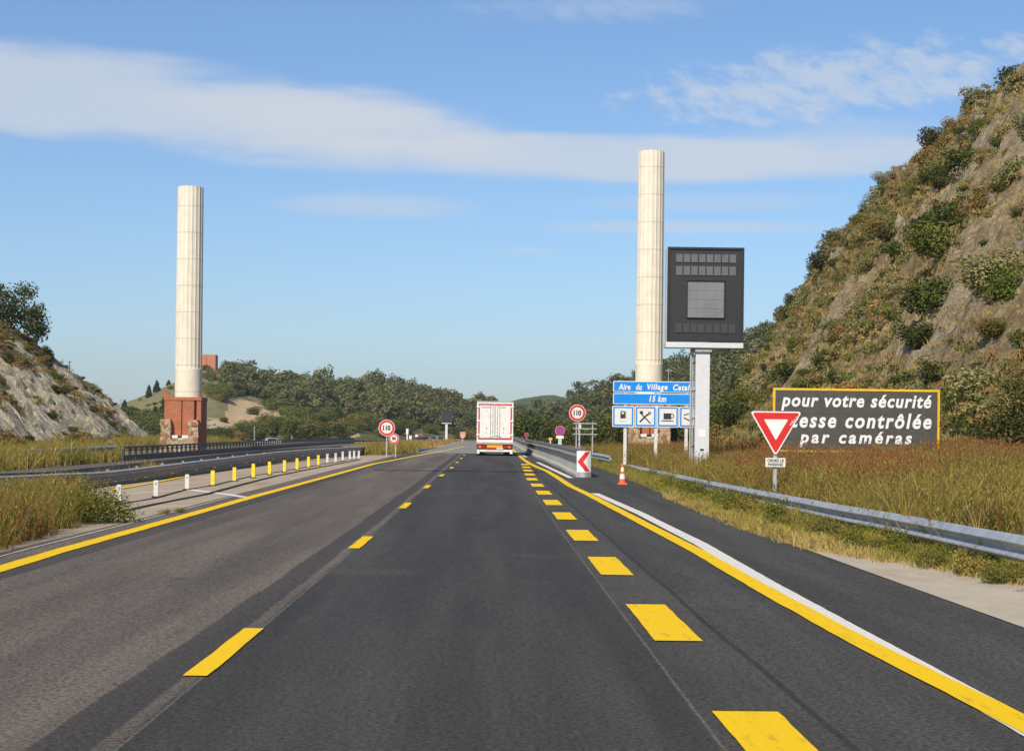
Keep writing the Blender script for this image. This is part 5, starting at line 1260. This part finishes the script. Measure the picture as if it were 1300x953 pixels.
q = MB(); q.add([(a_, b_, zz) for zz in (z + .0, z + 1.04) for a_, b_ in arc], [(i, i + 1, n + 2 + i, n + 1 + i) for i in range(n)])
q.add([(a_, b_, z + 1.04) for a_, b_ in arc], [tuple(range(n + 1))]); q.build('end_nose', M['galv'], root, smooth=True)
def onarc(xx, zz, e): t = (xx - x + hs) / (2 * hs); return (xx, y - .03 - .16 * math.sin(math.pi * max(0, min(1, t))) - e, zz)
def curved(poly_cols, e, name, mat, parent):
    """columns: list of (x, zlow, zhigh)"""
    q = MB(); vs = []
    for xx, a_, b_ in poly_cols: vs += [onarc(xx, a_, e), onarc(xx, b_, e)]
    q.add(vs, [(2 * i, 2 * i + 2, 2 * i + 3, 2 * i + 1) for i in range(len(poly_cols) - 1)]); return q.build(name, mat, parent)
pz0, pz1 = z + .20, z + 1.02
cp = curved([(x - hs * .94 + 1.88 * hs * i / 12, pz0, pz1) for i in range(13)], .006, 'chevron_plate', M['white'], root)
zm = (pz0 + pz1) / 2; hh = (pz1 - pz0) * .46; cols = []
for i in range(17):
    t = i / 16; xx = x - hs * .88 + 1.66 * hs * t
    cols.append((xx, t))
up_ = [(xx, zm + max(0, (t - .48) / .52) * hh, zm + min(1, t / .62) * hh) for xx, t in cols]; dn_ = [(xx, zm - min(1, t / .62) * hh, zm - max(0, (t - .48) / .52) * hh) for xx, t in cols]
curved(up_, .011, 'red_chevron', M['red'], cp); curved(dn_, .011, 'red_chevron', M['red'], cp)
# traffic cone
p = ground(790, 615); D = p.y; s = D / F
root = thing('traffic_cone', 'orange and white traffic cone at the edge of the hard shoulder', 'cone', p)
MB().box(p.x - 6 * s, p.x + 6 * s, D - 6 * s, D + 6 * s, p.z, p.z + .05).build('foot', M['orange'], root, bevel=.015)
ch = 27 * s; zl = [(0, 'orange'), (.22, 'white'), (.46, 'orange'), (.60, 'white'), (.80, 'orange'), (1.0, None)]
cr_ = lambda t: (4.4 - 3.3 * t) * s
for (t0, m0), (t1, _m) in zip(zl, zl[1:]):
    MB().tube((p.x, D, p.z + .05 + (ch - .05) * t0), (p.x, D, p.z + .05 + (ch - .05) * t1), cr_(t0), cr_(t1), 24).build('white_band' if m0 == 'white' else 'cone_body', M[m0], root, smooth=False)

# ------------------------------------------------------------------ truck
def wheel(parent, x, y, z, r, wd):
    w_ = MB().tube((x - wd / 2, y, z), (x + wd / 2, y, z), r, n=28).build('wheel', M['rubber'], parent)
    for sg in (-1, 1): MB().tube((x + sg * wd / 2, y, z), (x + sg * (wd / 2 + .02), y, z), r * .55, r * .4, 20).build('rim', M['alu'], w_)
def truck():
    D = 116.0; s = D / F; g0 = at(628, 578.7, D); zr = gz(g0.x, D); x0 = at(628.2, 560, D).x
    root = thing('semi_trailer_truck', 'white box semi trailer truck with red edged rear doors seen from behind', 'truck', (x0, D, zr))
    hw = 1.275; zt = at(628, 510.3, D).z; zb = at(628, 560.8, D).z
    body = MB().box(x0 - hw, x0 + hw, D + .10, D + 13.6, zb, zt).build('trailer_box', M['truckwhite'], root)
    fr = MB().ring(rect(x0 - hw, x0 + hw, zb - .02, zt), rect(x0 - hw + .10, x0 + hw - .10, zb + .16, zt - .12), D, D + .12); fr.build('door_frame', M['truckwhite'], root)
    MB().box(x0 - hw, x0 + hw, D - .02, D + .1, zt + .002, zt + .07).build('top_rail', M['alu'], root)
    for sg in (-1, 1):
        a_, b_ = (x0 - hw + .11, x0 - .04) if sg < 0 else (x0 + .04, x0 + hw - .11); za, zz = zb + .20, zt - .13
        dr = MB().box(a_, b_, D - .02, D + .08, za, zz).build('rear_door', M['truckwhite'], root)
        out = a_ if sg < 0 else b_ - .09
        q = MB().box(out, out + .09, D - .026, D - .018, za, zz); q.box(a_ + .09 * (sg < 0), b_ - .09 * (sg > 0), D - .026, D - .018, zz - .09, zz); q.box(a_ + .09 * (sg < 0), b_ - .09 * (sg > 0), D - .026, D - .018, za, za + .08)
        q.build('red_edge', M['truckred'], dr)
        for k_ in (.12, .28):
            xr = (b_ - k_) if sg < 0 else (a_ + k_); MB().tube((xr, D - .045, za + .02), (xr, D - .045, zz - .02), .018, n=8).build('lock_rod', M['alu'], dr)
        for k_ in range(3): xh = a_ - .03 if sg < 0 else b_ + .03; zh = za + (zz - za) * (.12 + .4 * k_); MB().box(xh - .10, xh + .10, D - .05, D - .021, zh - .06, zh + .06).build('hinge', M['white'], dr)
        xm_ = (b_ - .2) if sg < 0 else (a_ + .2); MB().tube((xm_ - .18, D - .06, za + .22 + .05 * sg), (xm_ + .18, D - .06, za + .22 - .05 * sg), .02, n=8).build('lock_handle', M['galv'], dr)
        q = MB(); nn = 5 if sg < 0 else 3; c0 = (a_ + b_) / 2 - .02 - .08 * sg * 0
        for k_ in range(nn): q.box(c0 - nn * .06 + k_ * .125, c0 - nn * .06 + k_ * .125 + .085, D - .025, D - .019, zz - .30, zz - .18)
        q.build('faded_marks', M['fadedblue'], dr)
        q = MB(); c0 = (a_ + b_) / 2; q.prism([(c0 - .05, za + .66), (c0 + .05, za + .66), (c0 + .03, za + .84), (c0 - .03, za + .84)], D - .025, D - .019); q.box(c0 - .04, c0 + .04, D - .025, D - .019, za + .42, za + .5); q.build('faded_marks', M['greysteel'], dr)
    MB().box(x0 - .035, x0 + .035, D - .015, D + .02, zb + .2, zt - .13).build('door_seal', M['greysteel'], root)
    MB().box(x0 - hw, x0 + hw, D - .06, D + .6, zb - .16, zb - .025).build('rear_sill', M['alu'], root)
    z1 = zb - .17
    bar = MB().box(x0 - hw + .02, x0 + hw - .02, D + .05, D + .15, z1 - .36, z1 - .005).build('light_bar', M['black'], root)
    for sg in (-1, 1):
        xl = x0 + sg * (hw - .36); lt = MB().box(xl - .28, xl + .28, D, D + .048, z1 - .30, z1 - .06).build('tail_light', M['lamp_red'], bar)
        for k_ in (0, 1): MB().box(xl - .22 + k_ * .26, xl - .04 + k_ * .22, D - .01, D - .0005, z1 - .25, z1 - .10).build('lens', M['lamp_orange' if (k_ == 1) == (sg > 0) else 'lamp_red'], lt)
    MB().box(x0 - .55, x0 + .55, D, D + .048, z1 - .22, z1 - .03).build('orange_plate', M['plate'], bar)
    MB().box(x0 - .58, x0 + .10, D + .002, D + .048, z1 - .34, z1 - .235).build('registration_plate', M['redblock'], bar)
    MB().box(x0 + .12, x0 + .58, D + .002, D + .048, z1 - .34, z1 - .235).build('registration_plate', M['cream'], bar)
    q = MB().box(x0 - hw + .03, x0 + hw - .03, D + .06, D + .18, z1 - .52, z1 - .37)
    for sg in (-1, 1): q.box(x0 + sg * (hw - .12) - .09, x0 + sg * (hw - .12) + .09, D + .02, D + .16, z1 - .66, z1 - .375)
    q.build('underride_bumper', M['truckwhite'], root)
    MB().box(x0 - .6, x0 + .6, D + .3, D + .4, zr + .12, z1 - .3).build('mud_guard', M['offwhite'], root)
    MB().box(x0 - .5, x0 + .5, D + .5, D + 13.0, zb - .35, zb - .03).build('chassis', M['greysteel'], root)
    for yy in (1.1, 2.4, 3.7):
        for sg in (-1, 1): wheel(root, x0 + sg * 1.02, D + yy, zr + .52, .52, .42)
    for sg in (-1, 1): MB().box(x0 + sg * 1.02 - .24, x0 + sg * 1.02 + .24, D + .34, D + .36, zr + .08, zr + .75).build('mud_flap', M['rubber'], root)
    # tractor unit
    cb = MB().box(x0 - 1.22, x0 + 1.22, D + 14.2, D + 16.2, zr + 1.0, zr + 3.3).build('cab', M['truckwhite'], root, bevel=.12)
    MB().box(x0 - 1.05, x0 + 1.05, D + 16.18, D + 16.215, zr + 2.0, zr + 3.0).build('windscreen', M['glass'], cb)
    MB().box(x0 - .45, x0 + .45, D + 12.2, D + 16.0, zr + .65, zr + .98).build('tractor_frame', M['greysteel'], root)
    for sg in (-1, 1):
        for yy in (12.7, 15.4): wheel(root, x0 + sg * 1.02, D + yy, zr + .52, .52, .34)
        q = MB().box(x0 + sg * 1.42 - .10, x0 + sg * 1.42 + .10, D + 16.0, D + 16.12, zr + 1.95, zr + 2.75); q.tube((x0 + sg * 1.2, D + 16.05, zr + 2.6), (x0 + sg * 1.42, D + 16.05, zr + 2.6), .03, n=6); q.build('mirror', M['black'], cb)
truck()

# ------------------------------------------------------------------ cars on the far carriageway
def car(px, py, D, mat, label, rot):
    p = at(px, py, D); zr = p.z
    root = thing('car', label, 'car', (p.x, D, zr)); X0, Y0 = p.x, D
    prof = [(-2.1, .35), (-2.15, .72), (-2.0, .86), (-1.1, .98), (-.45, 1.44), (1.0, 1.48), (1.75, 1.05), (2.1, .98), (2.15, .4)]
    def ex(pr, w0, w1):
        b = MB(); n = len(pr); mid = .98
        vs = [(sx * (w0 if z_ <= mid else w1), y_, z_) for sx in (-1, 1) for y_, z_ in pr]
        b.add(vs, [tuple(range(n)), tuple(range(2 * n - 1, n - 1, -1))] + [(i, (i + 1) % n, n + (i + 1) % n, n + i) for i in range(n)]); return b
    def fin(b, name, mt, par):
        c_, s_ = math.cos(rot), math.sin(rot); b.v = [(X0 + x_ * c_ - y_ * s_, Y0 + x_ * s_ + y_ * c_, zr + z_) for x_, y_, z_ in b.v]; return b.build(name, M[mt], par)
    body = fin(ex(prof, .88, .66), 'body', mat, root)
    b = MB(); b.add([(-.70, -1.08, 1.02), (.70, -1.08, 1.02), (.56, -.50, 1.40), (-.56, -.50, 1.40)], [(0, 1, 2, 3)]); b.v = [(a_, c_ - .03, d_ + .02) for a_, c_, d_ in b.v]; fin(b, 'windscreen', 'glass', body)
    for sg in (-1, 1):
        b = MB(); b.add([(sg * .79, -.9, 1.03), (sg * .79, 1.5, 1.06), (sg * .69, .95, 1.40), (sg * .69, -.42, 1.38)], [(0, 1, 2, 3)]); b.v = [(a_ + sg * .02, c_, d_) for a_, c_, d_ in b.v]; fin(b, 'side_window', 'glass', body)
        b = MB().box(sg * .62 - .18, sg * .62 + .18, -2.18, -2.1, .62, .76); fin(b, 'headlight', 'white', root)
        for yy in (-1.35, 1.35): b = MB().tube((sg * .78 - .1, yy, .32), (sg * .78 + .1, yy, .32), .32, n=18); fin(b, 'wheel', 'rubber', root)
car(534.5, 564.5, 300, 'carblue', 'dark blue car coming the other way left of the truck', R(-28)); car(553, 563.8, 312, 'carsilver', 'silver car following the dark one on the opposite carriageway', R(-28))
car(341, 566.5, 290, 'offwhite', 'white car roof showing above the black railing', R(-60))

# ------------------------------------------------------------------ brick fort, small blocks, shed
t = farL.t_of(264, 470); p = farL.point(264, t); s = p.y / F
root = thing('brick_fort', 'ruined square orange brick fort on the knoll behind the left column', 'fort', p)
zf = at(264, 450, p.y).z; x0 = at(251.5, 460, p.y).x; x1 = at(273.5, 460, p.y).x
MB().box(x0 + 2.0 * s * 3, x1, p.y, p.y + 6, p.z - 2.5, zf).build('keep', M['brickfar'], root)
MB().box(x0, x0 + 6 * s - .02, p.y + 1.2, p.y + 6, p.z - 2.5, zf - .2).build('side_wing', M['brickfar'], root)
MB().box(x0 + 9 * s, x0 + 10.2 * s, p.y - .3, p.y - .005, p.z - 1, zf - 1.0).build('buttress', M['brickfar'], root)
for i, (px, py) in enumerate(((173, 522.5), (179.8, 522.5), (208.5, 498.5), (212.8, 498.5))):
    tt = farL.t_of(px, py + 1.5); p = farL.point(px, tt); s = p.y / F
    root = thing('red_sculpture', ['left one of the lower pair of red blocks on the knoll', 'right one of the lower pair of red blocks on the knoll', 'left one of the upper pair of red blocks near the column', 'right one of the upper pair of red blocks near the column'][i], 'sculpture', p, 'red blocks on the knoll')
    b = MB().box(p.x - 1.9 * s, p.x + 1.9 * s, p.y, p.y + 1.0, p.z - .3, p.z + 2.6 * s); b.box(p.x - 1.0 * s, p.x + 1.9 * s, p.y + .1, p.y + .9, p.z + 2.61 * s, p.z + 4.4 * s); b.build('block', M['redblock'], root)
p = farL.point(266, farL.t_of(266, 541)); s = p.y / F
root = thing('shed', 'low shed with a bluish roof below the sandy cliff', 'shed', p)
MB().box(p.x - 5 * s, p.x + 5 * s, p.y, p.y + 3, p.z - 1, p.z + 1.2 * s).build('wall', M['offwhite'], root)
MB().box(p.x - 5.5 * s, p.x + 5.5 * s, p.y - .2, p.y + 3.2, p.z + 1.2 * s + .005, p.z + 2.4 * s).build('roof', plain('blue_grey_roof', (.25, .30, .38), .5), root)

# ------------------------------------------------------------------ haze
m = bpy.data.materials.new('pale_air'); m.use_nodes = True; gg = G(m.node_tree); gg.n.clear()
vv = gg.node('ShaderNodeVolumePrincipled'); vv.inputs['Color'].default_value = (.80, .88, 1.0, 1); vv.inputs['Density'].default_value = HAZE; vv.inputs['Anisotropy'].default_value = .2
gg.l.new(vv.outputs[0], gg.node('ShaderNodeOutputMaterial').inputs['Volume'])
hz = MB().box(-2600, 2600, -100, 3100, -30, 130).build('haze', m); tag(hz, 'thin pale haze over the valley', 'haze', None, 'stuff')
